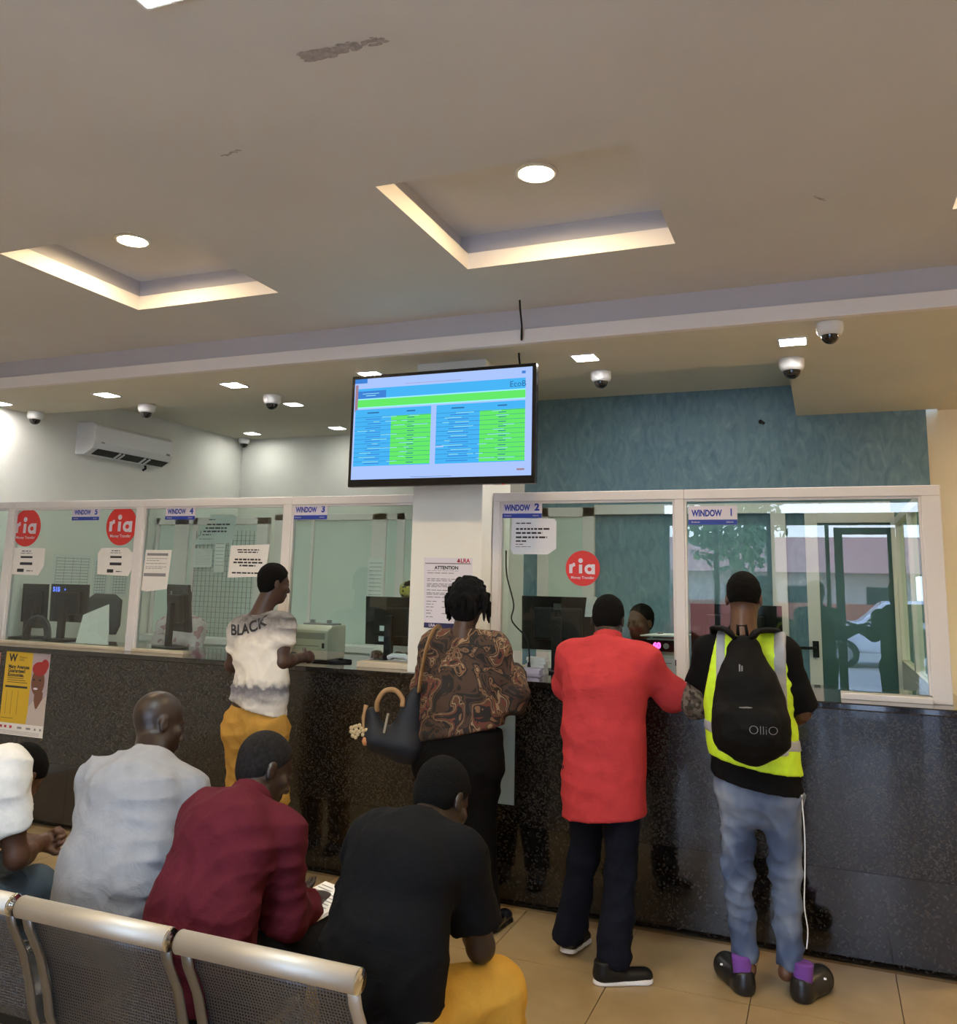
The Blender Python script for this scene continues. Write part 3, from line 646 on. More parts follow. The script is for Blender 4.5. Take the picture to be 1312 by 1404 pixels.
# desk bits
t = thing('barcode_scanner', 'black hooded desk scanner on the counter behind window five', 'scanner', (-5.86, .45, 1.2))
b = MB(); b.tube(crv([(-5.96, .38, 1.21), (-5.965, .38, 1.27), (-5.93, .38, 1.35), (-5.85, .38, 1.385), (-5.77, .38, 1.35), (-5.735, .38, 1.27), (-5.74, .38, 1.21)]), .028, 12); b.build('arch', M_blackg, t)
MB().box((-6.01, .30, 1.2), (-5.68, .46, 1.215)).build('base', M_black, t, bevel=.004)
MB().box((-5.90, .34, 1.31), (-5.80, .41, 1.36)).build('reader_head', M_blackg, t, bevel=.012)
tag(MB().prism([(-5.51, .45, 1.205), (-5.17, .44, 1.205), (-5.26, .50, 1.51), (-5.53, .52, 1.42)], (0, .012, 0)).build('document_folder', M_paper), 'pale document folder leaning upright behind window five', 'folder')
t = thing('office_chair', 'dark office chair back beside the lit monitor behind window five', 'chair', (-6.0, 1.25, 0))
MB().tube([(-6.0, 1.2, 1.22), (-6.0, 1.2, 1.30), (-6.0, 1.2, 1.52), (-6.0, 1.2, 1.57)], [.16, .2, .2, .12], 20, flat=((0, 1, 0), 1, .25)).build('backrest', mat('dark_upholstery', (.03, .033, .035), .8), t)
MB().cyl((-6.0, 1.5, .0), (-6.0, 1.5, .75), .03).build('column', M_black, t); MB().box((-6.22, 1.25, .72), (-5.78, 1.7, .80)).build('seat', MATS['dark_upholstery'], t, bevel=.03)
MB().tube([(-6.0, 1.45, .74), (-6.0, 1.2, .80), (-6.0, 1.22, 1.3)], .02).build('back_support', M_black, t)
t = thing('desk_phone', 'white desk phone on the counter by the pillar', 'phone', (-2.55, .42, 1.235))
MB().prism([(-2.70, .30, 1.2), (-2.52, .30, 1.2), (-2.52, .48, 1.2), (-2.70, .48, 1.2)], (0, .0, .03)).build('body', M_whitep, t, bevel=.006)
MB().tube([(-2.69, .36, 1.245), (-2.66, .36, 1.262), (-2.57, .36, 1.262), (-2.53, .36, 1.245)], .016).build('handset', M_whitep, t)
tag(MB().prism([(-2.50, .5, 1.2), (-2.44, .5, 1.2), (-2.45, .5, 1.36), (-2.52, .5, 1.40)], (0, .01, 0)).build('leaning_paper', M_paper), 'white slip standing against the pillar behind window three', 'paper')
for k, (x, y, w, d, h, m, lab) in enumerate(((-1.815, .32, .15, .10, .03, M_paper, 'low bundle of banknotes on the counter right of the woman'), (-1.68, .42, .12, .09, .10, M_whitep, 'white receipt printer beside the large monitor'), (-1.67, .285, .12, .07, .045, mat('lilac_paper', (.5, .5, .7), .7), 'lilac pad of slips in front of the receipt printer'), (-1.83, .46, .13, .10, .04, mat('kraft_card', (.62, .52, .33), .8), 'beige stack of vouchers at the left of window two'))):
    b = MB()
    random.seed(k + 40)
    for q in range(5):
        o = random.uniform(-.006, .006); b.box((x - w/2 + o, y - d/2 + o, 1.2 + h * q / 5), (x + w/2 + o, y + d/2 + o, 1.2 + h * (q + .92) / 5))
    tag(b.build('paper_bundle' if k != 1 else 'receipt_printer', m), lab, 'papers' if k != 1 else 'printer', 'bundles on the counter at window two' if k != 1 else None)
tag(MB().tube(crv([(-1.845, .27, 1.95), (-1.84, .275, 1.80), (-1.80, .30, 1.62), (-1.81, .3, 1.52), (-1.73, .34, 1.42), (-1.715, .36, 1.33), (-1.715, .36, 1.2)]), .005, 8).build('wall_cable', M_black), 'thin black cable hanging down inside window two', 'cable')
MBc = MB().cyl((-1.715, .36, 1.2), (-1.715, .36, 1.27), .016, 12, .008); tag(MBc.build('cable_plug', M_black), 'black plug at the foot of the hanging cable in window two', 'plug')
tag(MB().tube([(-3.12, .45, 1.208), (-3.0, .42, 1.207), (-2.95, .33, 1.207), (-3.05, .27, 1.207), (-3.2, .26, 1.207)], .006, 8).build('power_lead', M_black), 'black lead curling out of the cream counting machine', 'cable')

# ------------------------------------------------------------------ inside the booths
M_gpane = mat('frosted_green_panel', (.60, .69, .64), .35, noise=.04, nscale=2)
def booth_frame(name, label, x0, x1, zt, bars, y=2.25, rails=(), panel=True, zb=0.0):
    t = thing(name, label, 'partition', ((x0 + x1) / 2, y, zb))
    for (a, c) in bars: MB().box((a, y, zb), (c, y + .05, zt)).build('stile', M_alu, t, bevel=.003)
    for (z0, z1) in rails: MB().box((x0, y, z0), (x1, y + .05, z1)).build('rail', M_alu, t, bevel=.003)
    if panel:
        e = sorted(bars)
        for i in range(len(e) - 1): MB().box((e[i][1], y + .02, zb + .02), (e[i+1][0], y + .03, zt - .01)).build('panel', M_gpane, t)
    return t
booth_frame('aluminium_screen', 'white framed greenish screen at the back of window three', -4.98, -3.25, 2.36, [(-4.98, -4.80), (-4.56, -4.53), (-3.90, -3.75), (-3.64, -3.56), (-3.40, -3.30)], rails=[(2.30, 2.36), (.9, 1.0)])
booth_frame('grille_door', 'white framed screen with a wire grille behind window four', -6.40, -5.02, 2.33, [(-6.40, -6.36), (-6.16, -5.98), (-5.93, -5.87), (-5.15, -5.02)], y=2.2, rails=[(2.26, 2.33)])
g = MB()
for i in range(15): g.box((-5.87 + i * .05 - .0018, 2.192, 1.15), (-5.87 + i * .05 + .0018, 2.196, 2.2))
for i in range(21): g.box((-5.87, 2.189, 1.15 + i * .05 - .0018), (-5.15, 2.192, 1.15 + i * .05 + .0018))
o = g.build('wire_grille', M_inkg); tag(o, 'grey square wire grille behind window four', 'grille', kind='stuff')
t = thing('booth_desk', 'white desk ledge running behind windows three to five', 'desk', (-4.4, 1.0, 0))
MB().box((-6.4, 1.9, 1.12), (-3.3, 2.15, 1.17)).build('ledge', M_whitep, t); MB().box((-6.4, 1.92, 0), (-3.3, 2.12, 1.12)).build('front', M_gpane, t)
for k, (x0, x1, z0, z1) in enumerate(((-5.88, -5.65, 1.83, 2.02), (-5.62, -5.50, 1.78, 2.22), (-3.92, -3.76, 1.50, 1.95))):
    paper('posted_sheet', ('pale sheet on the grille behind window four, low left', 'long pale list hanging on the grille behind window four', 'long handwritten list on the screen behind window three')[k], [(x0, z0), (x1, z0 + .01), (x1, z1), (x0, z1)], [(.1, .9, .1 + .08 * q, .012) for q in range(10)], y=2.187 if k < 2 else 2.245, group='sheets posted inside the booths', m=mat('aged_paper', (.72, .76, .74), .9))
for k, (y0, y1, z0, z1) in enumerate(((.99, 1.42, 1.55, 1.92), (1.45, 1.64, 1.53, 1.90), (1.68, 1.9, 1.53, 1.90))):
    b = MB().box((XL, y0, z0), (XL + .003, y1, z1)); o = b.build('posted_sheet', MATS['aged_paper']); tag(o, ('wide ruled sheet on the left wall behind window five', 'narrow ruled sheet in the middle of three on the left wall', 'narrow ruled sheet nearest the corner on the left wall')[k], 'notice', 'sheets posted inside the booths')
    b = MB()
    for q in range(12): b.box((XL + .003, y0 + .03, z1 - .04 - q * .027), (XL + .0035, y1 - .03, z1 - .036 - q * .027))
    for q in range(5): b.box((XL + .003, y0 + .03 + (y1 - y0 - .06) * q / 4, z0 + .03), (XL + .0035, y0 + .033 + (y1 - y0 - .06) * q / 4, z1 - .03))
    b.build('ruled_lines', M_inkg, o)['kind'] = 'stuff'
booth_frame('sliding_window', 'white framed sliding window on the teal wall behind window two', -2.30, -1.80, 2.40, [(-2.30, -2.20), (-1.90, -1.80)], rails=[(2.32, 2.40)], y=2.30)
MB().box((-1.80, 2.31, 2.34), (.47, 2.36, 2.42)).build('trim_1', M_alu)['kind'] = 'structure'
dr = struct(bpy.data.objects.new('door_1', None)); COL.objects.link(dr); dr.location = (.15, 2.3, 0)
for (a, c) in ((-.385, -.275), (-.135, -.045), (.465, .494)): MB().box((a, 2.30, 0), (c, 2.35, 2.34)).build('stile', M_alu, dr, bevel=.003)
MB().box((-.045, 2.30, .0), (.465, 2.35, .35)).build('kick_rail', M_alu, dr, bevel=.003)
MB().box((-.045, 2.30, 2.26), (.465, 2.35, 2.34)).build('head_rail', M_alu, dr, bevel=.003)
MB().box((-.045, 2.32, .35), (.465, 2.33, 2.26)).build('panel', mat('green_reflection_tint', (.05, .11, .105), .3), dr)  # door glass, the dark green of its reflection put into the base colour
h = MB().box((-.11, 2.285, 1.25), (-.065, 2.30, 1.37)).build('handle_plate', M_black, dr); MB().tube([(-.09, 2.28, 1.32), (-.09, 2.25, 1.32), (-.22, 2.25, 1.315)], .011).build('door_handle', M_black, dr)
MB().box((-.10, 2.27, .98), (.12, 2.30, 1.02)).build('push_bar', M_steel, dr, bevel=.004)

# ------------------------------------------------------------------ beam bench seen from behind
def perf_mat():
    m = bpy.data.materials.new('perforated_steel'); m.use_nodes = True; nt = m.node_tree; bs = nt.nodes['Principled BSDF']
    bs.inputs['Base Color'].default_value = (.14, .14, .15, 1); bs.inputs['Metallic'].default_value = .85; bs.inputs['Roughness'].default_value = .42
    t = nt.nodes.new('ShaderNodeTexCoord'); mp = nt.nodes.new('ShaderNodeMapping'); mp.inputs['Scale'].default_value = (110, 0, 110)
    fr = nt.nodes.new('ShaderNodeVectorMath'); fr.operation = 'FRACTION'; su = nt.nodes.new('ShaderNodeVectorMath'); su.operation = 'SUBTRACT'; su.inputs[1].default_value = (.5, 0, .5)
    ln = nt.nodes.new('ShaderNodeVectorMath'); ln.operation = 'LENGTH'; gt = nt.nodes.new('ShaderNodeMath'); gt.operation = 'GREATER_THAN'; gt.inputs[1].default_value = .27
    for a, c in ((t.outputs['Object'], mp.inputs[0]), (mp.outputs[0], fr.inputs[0]), (fr.outputs[0], su.inputs[0]), (su.outputs[0], ln.inputs[0]), (ln.outputs['Value'], gt.inputs[0]), (gt.outputs[0], bs.inputs['Alpha'])): nt.links.new(a, c)
    return m
M_perf = perf_mat()
bench = thing('beam_bench', 'row of perforated steel waiting seats in the foreground', 'bench', (-2.1, -2.6, 0))
pitch_x = .555; bx1 = -1.045
back_prof = [(-2.865, .82), (-2.845, .76), (-2.80, .68), (-2.765, .58), (-2.745, .50), (-2.725, .455), (-2.69, .435), (-2.6, .428), (-2.4, .435), (-2.30, .44), (-2.265, .425)]
for k in range(4):
    x1 = bx1 - k * pitch_x; x0 = x1 - .525
    b = MB(); n = len(back_prof)
    for (xa, xb, off) in ((x0 + .035, x1 - .035, 0),):
        vs = [(xa, p[0], p[1]) for p in back_prof] + [(xb, p[0], p[1]) for p in back_prof]
        b.add(vs, [(i, i + 1, n + i + 1, n + i) for i in range(n - 1)], True)
    o = b.build('seat_shell', M_perf, bench)
    md = o.modifiers.new('thick', 'SOLIDIFY'); md.thickness = .002
    b = MB()
    b.tube([(x0, -2.868, .824), (x1, -2.868, .824)], .029, 20); b.build('top_roll', M_steel, o)
    for xe in (x0 + .018, x1 - .018):
        pr = [(p[0] - .006, p[1]) for p in back_prof]
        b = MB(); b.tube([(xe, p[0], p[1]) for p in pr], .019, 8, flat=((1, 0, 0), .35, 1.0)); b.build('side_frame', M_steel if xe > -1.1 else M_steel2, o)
    for xe, d in ((x0, -1), (x1, 1)):
        b = MB().lathe((xe, -2.868, .824), [(.0001, d * .006), (.012, d * .006), (.016, d * .003), (.026, d * .004), (.030, 0)], 20, 'X'); b.build('end_cap', M_chrome, o)
MB().box((-3.30, -2.62, .36), (-1.0, -2.54, .42)).build('beam', M_black, bench)
for x in (-3.0, -1.25):
    MB().tube([(x, -2.90, .02), (x, -2.58, .10), (x, -2.2, .02)], .025).build('leg', M_steel, bench); MB().cyl((x, -2.58, .08), (x, -2.58, .37), .03).build('leg_post', M_steel, bench)
for x in (-1.018, -1.045 - 4 * pitch_x + .01):
    MB().tube(crv([(x, -2.80, .40), (x, -2.79, .57), (x, -2.74, .605), (x, -2.5, .605), (x, -2.36, .60), (x, -2.32, .57), (x, -2.32, .44), (x, -2.45, .40)]), .017, 12).build('armrest', M_steel, bench)
# ------------------------------------------------------------------ entrance wall behind the viewer and the street it opens on (seen mirrored in the glass)
OX0, OX1, OZ = -2.1, 1.25, 2.95
ew = struct(MB().box((XL, YB - .15, -.12), (OX0, YB, ZM + .1)).box((OX1, YB - .15, -.12), (XR, YB, ZM + .1)).box((OX0, YB - .15, OZ), (OX1, YB, ZM + .1)).build('wall_entrance', mat('taupe_wall_paint', (.34, .29, .23), .8, noise=.03, nscale=3)))
M_dkalu = mat('dark_aluminium', (.07, .075, .075), .4, spec=.4)
dd = struct(bpy.data.objects.new('door_2', None)); COL.objects.link(dd); dd.location = (0, YB, 0)
MB().box((OX0, YB - .10, 2.60), (OX1, YB - .03, 2.76)).build('header', M_dkalu, dd)
MB().box((OX0, YB - .10, 2.89), (OX1, YB - .03, OZ)).build('top_rail', M_dkalu, dd)
for a, c in ((OX0, OX0 + .08), (-1.42, -1.35), (-.72, -.62), (.01, .06), (.86, .95), (OX1 - .06, OX1)): MB().box((a, YB - .10, 0), (c, YB - .03, 2.60)).build('frame_post', M_dkalu, dd)
for a, c in ((.12, .225), (.76, .855)): MB().box((a, YB - .16, 0), (c, YB - .11, 2.56)).build('leaf_stile', M_dkalu, dd)
MB().box((.12, YB - .16, 2.48), (.855, YB - .11, 2.57)).build('leaf_rail', M_dkalu, dd); MB().box((.12, YB - .16, 0), (.855, YB - .11, .2)).build('leaf_rail', M_dkalu, dd)
for a, c in ((OX0 + .08, -1.42), (-1.35, -.72), (-.62, .01)): MB().box((a, YB - .07, 0), (c, YB - .062, 2.6)).build('pane', G_clear, dd)
M_ground = mat('pale_paving', (.42, .38, .33), .9, noise=.15, nscale=.6)
struct(MB().box((-40, -60, -.2), (40, YB - .15, -.03)).build('ground', M_ground))
hs = thing('far_house', 'pale house with pink roof seen reflected in window one', 'building', (-1.5, -36, -.03))
MB().box((-9, -40, -.03), (3.3, -33, 2.5)).build('wall', mat('pale_render', (.62, .52, .45), .9), hs)
MB().prism([(-9.6, -32.4, 2.45), (-9.6, -40.6, 2.45), (-9.6, -36.5, 4.1)], (13.5, 0, 0)).build('roof', mat('pink_roof', (.55, .28, .22), .8), hs)
for x in (-7, -4, -1.5, 1.5): MB().box((x, -33.03, .9), (x + 1.1, -32.97, 1.9)).build('window', mat('dark_window', (.03, .04, .05), .2), hs)
tag(MB().box((-14, -27.2, -.03), (14, -27, 1.3)).build('boundary_wall', mat('red_wall', (.42, .13, .09), .9)), 'low red boundary wall across the street, seen reflected', 'wall')
cr = thing('parked_car', 'white parked car seen reflected in window one', 'car', (1.9, -18, -.03))
prof = [(-.3, .35), (-.35, .75), (-.2, .98), (.9, 1.05), (1.45, 1.55), (3.3, 1.6), (3.95, 1.1), (4.1, .9), (4.1, .35)]
MB().prism([(-.2 + x, -17.2, z - .03) for x, z in prof], (0, -1.7, 0)).build('body', mat('white_car_paint', (.72, .75, .8), .2, coat=.6), cr, bevel=.06)
MB().prism([(-.2 + x, -17.19, z - .03) for x, z in ((1.05, 1.08), (1.5, 1.48), (3.2, 1.52), (3.7, 1.1))], (0, -.02, 0)).build('side_window', M_blackg, cr)
for x in (.35, 3.1): MB().cyl((x, -17.15, .29), (x, -17.45, .29), .32, 24).build('wheel', M_black, cr)
for x in (.35, 3.1): MB().cyl((x, -17.14, .29), (x, -17.17, .29), .18, 20).build('wheel_cover', M_gray, cr)
MB().box((-.50, -18.6, .55), (-.42, -17.5, .75)).build('lamp', M_whitep, cr)
M_leaf = ramp_mat('leaf_green', [(.3, (.03, .09, .02)), (.7, (.12, .24, .06))], 3, .6)
def tree(x, y, h, r, label, seed):
    random.seed(seed); t = thing('street_tree', label, 'tree', (x, y, -.03), 'street trees seen reflected')
    MB().tube([(x, y, -.03), (x + .05, y, h * .5), (x, y, h * .8)], [.16, .11, .06], 10).build('trunk', mat('bark', (.12, .08, .05), .9), t)
    b = MB()
    for i in range(900):
        d = Vector((random.gauss(0, 1), random.gauss(0, 1), random.gauss(0, .8))).normalized() * r * random.uniform(.4, 1)
        c = Vector((x, y, h)) + d; a = Vector((random.uniform(-1, 1), random.uniform(-1, 1), random.uniform(-1, 1))).normalized() * .17; e = a.cross(Vector((random.uniform(-1, 1), random.uniform(-1, 1), .3))).normalized() * .09
        b.add([c - a, c + e, c + a, c - e], [(0, 1, 2, 3)])
    b.build('foliage', M_leaf, t)
tree(-2.6, -22, 3.6, 1.6, 'leafy tree mirrored at the left of window one', 3)
tree(-7.4, -23, 4.0, 2.0, 'larger leafy tree mirrored beside the first one', 5)
tree(6.2, -30.5, 3.2, 1.7, 'leafy tree beyond the pink roofed house, mirrored', 8)

# ------------------------------------------------------------------ organic bodies: smooth unions of tapered limbs, meshed once into ONE surface
def V(*a): return np.array(a, dtype=np.float64)
def nrm(v): v = np.asarray(v, float); return v / (np.linalg.norm(v) + 1e-12)
def cone(a, b, r1, r2=None, k=.03, flat=None, cut=(), op='u', mid=None):
    return dict(t='c', a=V(*a), b=V(*b), r1=r1, r2=r1 if r2 is None else r2, k=k, flat=flat, cut=cut, op=op)
def ell(c, r, R=None, k=.02, op='u', cut=()):
    return dict(t='e', c=V(*c), r=V(*r), R=np.eye(3) if R is None else np.asarray(R, float), k=k, op=op, cut=cut, flat=None)
def rbox(c, r, R=None, rad=.02, k=.02, op='u', cut=()):
    return dict(t='b', c=V(*c), r=V(*r), R=np.eye(3) if R is None else np.asarray(R, float), rad=rad, k=k, op=op, cut=cut, flat=None)
def chain(pts, rs, k=.03, **kw): return [cone(pts[i], pts[i+1], rs[i], rs[i+1], k, **kw) for i in range(len(pts) - 1)]
def bounds(p):
    if p['t'] == 'c':
        m = max(p['r1'], p['r2']); lo = np.minimum(p['a'], p['b']) - m; hi = np.maximum(p['a'], p['b']) + m
    else:
        e = np.abs(p['R']) @ p['r']; lo = p['c'] - e; hi = p['c'] + e
    return lo, hi
def evalp(p, X, Y, Z):
    if p['t'] == 'c':
        a, b = p['a'], p['b']; px, py, pz = X - a[0], Y - a[1], Z - a[2]; d = b - a; sc = 1.0
        if p['flat'] is not None:
            n, s = p['flat']; n = nrm(n); q = (px * n[0] + py * n[1] + pz * n[2]) * (1 / s - 1); px, py, pz = px + n[0] * q, py + n[1] * q, pz + n[2] * q
            d = d + n * np.dot(d, n) * (1 / s - 1); sc = .5 * (1 + s)
        L = np.dot(d, d) + 1e-12; t = np.clip((px * d[0] + py * d[1] + pz * d[2]) / L, 0, 1)
        f = (np.sqrt((px - t * d[0])**2 + (py - t * d[1])**2 + (pz - t * d[2])**2) - (p['r1'] + (p['r2'] - p['r1']) * t)) * sc
    else:
        c, R = p['c'], p['R']; px, py, pz = X - c[0], Y - c[1], Z - c[2]
        q = [R[0, i] * px + R[1, i] * py + R[2, i] * pz for i in range(3)]
        if p['t'] == 'e':
            r = p['r']; k0 = np.sqrt((q[0]/r[0])**2 + (q[1]/r[1])**2 + (q[2]/r[2])**2); k1 = np.sqrt((q[0]/r[0]**2)**2 + (q[1]/r[1]**2)**2 + (q[2]/r[2]**2)**2) + 1e-9
            f = k0 * (k0 - 1) / k1
        else:
            r = p['r'] - p['rad']; qq = [np.abs(q[i]) - r[i] for i in range(3)]
            f = np.sqrt(sum(np.maximum(v, 0)**2 for v in qq)) + np.minimum(np.maximum(np.maximum(qq[0], qq[1]), qq[2]), 0) - p['rad']
    for (cp, cn) in p['cut']:
        cn = nrm(cn); f = np.maximum(f, (X - cp[0]) * cn[0] + (Y - cp[1]) * cn[1] + (Z - cp[2]) * cn[2])
    return f
def surface(prims, h, wr=0.0, wseed=0, cuts=(), wfreq=1.0):
    los, his = zip(*[bounds(p) for p in prims if p['op'] == 'u']); lo = np.min(los, 0) - 3 * h; hi = np.max(his, 0) + 3 * h
    n = np.ceil((hi - lo) / h).astype(int) + 1
    F = np.full(n, 1.0, np.float32); ax = [lo[i] + h * np.arange(n[i]) for i in range(3)]
    for p in prims:
        a, b = bounds(p); m = p['k'] + 2.5 * h
        i0 = np.clip(np.floor((a - m - lo) / h).astype(int), 0, n); i1 = np.clip(np.ceil((b + m - lo) / h).astype(int) + 1, 0, n)
        if np.any(i1 <= i0): continue
        sl = tuple(slice(i0[i], i1[i]) for i in range(3))
        f = evalp(p, ax[0][sl[0]][:, None, None], ax[1][sl[1]][None, :, None], ax[2][sl[2]][None, None, :]).astype(np.float32); g = F[sl]; k = p['k']
        if p['op'] == 'u':
            hh = np.maximum(k - np.abs(f - g), 0) / k; F[sl] = np.minimum(f, g) - hh * hh * k * .25
        else:
            f = -f; hh = np.maximum(k - np.abs(f - g), 0) / k; F[sl] = np.maximum(f, g) + hh * hh * k * .25
    X, Y, Z = np.meshgrid(*[a.astype(np.float32) for a in ax], indexing='ij', sparse=True)
    if wr > 0:
        s = wseed * 1.7; w = wfreq
        q = np.sin(w * (17 * X + 9 * Y + 31 * Z) + 2.1 * np.sin(w * (9 * X - 13 * Z + 5 * Y) + s) + s) + .8 * np.sin(w * (-23 * X + 14 * Y + 21 * Z) + 1.9 * np.sin(w * (11 * Z + 8 * X) + 2 * s)) + .5 * np.sin(w * (41 * Z + 20 * X - 12 * Y) + 2.5 * np.sin(w * 15 * X + s))
        rd = (1 - np.abs(np.sin(w * (30 * Z - 24 * X + 9 * Y) + 1.9 * np.sin(w * (11 * X + 8 * Z) + s))))**2 + (1 - np.abs(np.sin(w * (36 * Z + 22 * X - 9 * Y) + 1.7 * np.sin(w * (13 * Z - 9 * X) + 2.3 * s))))**2
        rd = rd * (.5 + .5 * np.sin(w * 7 * X + 3.1 * s) * np.sin(w * 6.3 * Z + s))
        F = F + (wr * .3) * q.astype(np.float32) - (wr * 1.1) * rd.astype(np.float32)
    for (cp, cn) in cuts:
        cn = nrm(cn); F = np.maximum(F, ((X - cp[0]) * cn[0] + (Y - cp[1]) * cn[1] + (Z - cp[2]) * cn[2]).astype(np.float32))
    S = F < 0
    n0, n1, n2 = n
    cnt = np.zeros((n0 - 1, n1 - 1, n2 - 1), np.int8)
    for dx in (0, 1):
        for dy in (0, 1):
            for dz in (0, 1): cnt += S[dx:n0-1+dx, dy:n1-1+dy, dz:n2-1+dz]
    act = np.argwhere((cnt > 0) & (cnt < 8)); idx = np.full((n0 - 1, n1 - 1, n2 - 1), -1, np.int32)
    idx[act[:, 0], act[:, 1], act[:, 2]] = np.arange(len(act))
    P = np.zeros((len(act), 3)); W = np.zeros(len(act))
    cor = [(x, y, z) for x in (0, 1) for y in (0, 1) for z in (0, 1)]
    for a in cor:
        for b in cor:
            dlt = np.array(b) - np.array(a)
            if dlt.sum() != 1 or dlt.min() < 0: continue
            fa = F[act[:, 0] + a[0], act[:, 1] + a[1], act[:, 2] + a[2]]; fb = F[act[:, 0] + b[0], act[:, 1] + b[1], act[:, 2] + b[2]]
            m = (fa < 0) != (fb < 0); t = np.where(m, fa / np.where(m, fa - fb, 1), 0)
            P += m[:, None] * (np.array(a) + t[:, None] * dlt); W += m
    P = lo + h * (act + P / W[:, None])
    quads = []
    for axis in range(3):
        sl0 = [slice(None)] * 3; sl1 = [slice(None)] * 3; sl0[axis] = slice(0, -1); sl1[axis] = slice(1, None)
        a = S[tuple(sl0)]; b = S[tuple(sl1)]; u, v = [(1, 2), (2, 0), (0, 1)][axis]
        e = np.argwhere(a != b); e = e[(e[:, u] > 0) & (e[:, v] > 0)]; e = e[(e[:, u] < n[u] - 1) & (e[:, v] < n[v] - 1)]
        ins = a[e[:, 0], e[:, 1], e[:, 2]]; c = []
        for du, dv in ((-1, -1), (0, -1), (0, 0), (-1, 0)):
            k = e.copy(); k[:, u] += du; k[:, v] += dv; c.append(idx[k[:, 0], k[:, 1], k[:, 2]])
        q = np.stack(c, 1); q[~ins] = q[~ins][:, ::-1]; quads.append(q)
    Q = np.concatenate(quads); Q = Q[(Q >= 0).all(1)]
    # two light smoothing passes
    nb = np.zeros_like(P); wn_ = np.zeros(len(P))
    for _ in range(2):
        nb[:] = 0; wn_[:] = 0
        for i in range(4):
            j = Q[:, (i + 1) % 4]; np.add.at(nb, Q[:, i], P[j]); np.add.at(wn_, Q[:, i], 1)
        P = P * .55 + .45 * nb / np.maximum(wn_, 1)[:, None]
    return P, Q
def flesh(name, prims, h, m, parent, label=None, **k):
    P, Q = surface(prims, h, **k)
    org = P.mean(0); org[2] = P[:, 2].min()
    me = bpy.data.meshes.new(name); me.vertices.add(len(P)); me.vertices.foreach_set('co', (P - org).astype(np.float32).ravel())
    me.loops.add(Q.size); me.loops.foreach_set('vertex_index', Q.astype(np.int32).ravel()); me.polygons.add(len(Q))
    me.polygons.foreach_set('loop_start', np.arange(0, Q.size, 4, dtype=np.int32)); me.polygons.foreach_set('loop_total', np.full(len(Q), 4, np.int32))
    me.polygons.foreach_set('use_smooth', np.ones(len(Q), bool)); me.update(calc_edges=True); me.validate()
    me.materials.append(m); o = bpy.data.objects.new(name, me); COL.objects.link(o); o.location = org; adopt(o, parent)
    if label: o['label'] = label
    o['_n'] = len(Q)
    return o
def frame(f, u):
    f = nrm(f); r = nrm(np.cross(f, u)); u = np.cross(r, f); return f, r, u   # forward, right, up
def hand(w, d, n, curl, side, s=1.0, thumb=.5):
    """w wrist, d pointing to the knuckles, n out of the palm, side +1 when the thumb lies along +cross(d,n)"""
    d = nrm(d); n = nrm(np.asarray(n) - d * np.dot(n, d)); q = np.cross(d, n) * side; w = V(*w); out = []
    out.append(cone(w - d * .01, w + d * .02 * s, .026 * s, .027 * s, .02, flat=(n, .75)))
    out.append(cone(w + d * .02 * s, w + d * .075 * s, .030 * s, .040 * s, .015, flat=(n, .42)))
    for i, (L, off) in enumerate(((.072, .030), (.080, .010), (.074, -.010), (.058, -.028))):
        p = w + d * (.085 - (.006 if i in (0, 3) else 0)) * s + q * off * s; ang = 0; r = .0092 * s
        for j, fr in enumerate((.46, .30, .24)):
            ang += curl * (1.0, 1.15, .8)[j]; e = p + (d * math.cos(ang) + n * math.sin(ang)) * L * fr * s * 1.05
            out.append(cone(p, e, r, r * .92, .006)); p = e; r *= .92
    p = w + d * .025 * s + q * .026 * s
    e1 = p + nrm(d * .65 + q * .75 + n * .25) * .042 * s; e2 = e1 + nrm(d * .85 + q * (.5 - thumb) + n * .45) * .032 * s; e3 = e2 + nrm(d * .8 - q * thumb + n * .5) * .024 * s
    out += [cone(p, e1, .014 * s, .0115 * s, .01), cone(e1, e2, .011 * s, .010 * s, .005), cone(e2, e3, .010 * s, .0085 * s, .005)]
    return out
def head_prims(c, f, u, s=1.0, female=False):
    """c: centre of the head at eye level"""
    f, r, u = frame(f, u); c = V(*c); B = np.stack([r, f, u], 1); P = lambda a, b, d: c + (r * a + f * b + u * d) * s
    o = [ell(P(0, -.012, .035), (.0745*s, .094*s, .088*s), B, .03), ell(P(0, .028, -.052), (.056*s, .060*s, .068*s), B, .035), ell(P(0, .062, -.092), (.024*s, .020*s, .019*s), B, .025),
         ell(P(0, .074, .022), (.045*s, .016*s, .012*s), B, .02), cone(P(0, .088, .004), P(0, .105, -.034), .008*s, .0135*s, .014), ell(P(.014, .095, -.038), (.009*s,)*3, B, .008), ell(P(-.014, .095, -.038), (.009*s,)*3, B, .008),
         ell(P(0, .086, -.060), (.024*s, .012*s, .0065*s), B, .006), ell(P(0, .084, -.072), (.021*s, .012*s, .0075*s), B, .006),
         ell(P(.045, .058, -.022), (.022*s, .02*s, .02*s), B, .02), ell(P(-.045, .058, -.022), (.022*s, .02*s, .02*s), B, .02)]
    for e in (1, -1):
        o.append(ell(P(e * .032, .092, .002), (.016*s, .012*s, .010*s), B, .012, op='s'))
        o.append(ell(P(e * .032, .078, .001), (.0145*s, .0125*s, .011*s), B, .004))
        o += [ell(P(e * .078, -.012, -.008), (.009*s, .019*s, .031*s), B, .01), ell(P(e * .084, -.004, -.004), (.006*s, .010*s, .017*s), B, .005, op='s')]
    return o
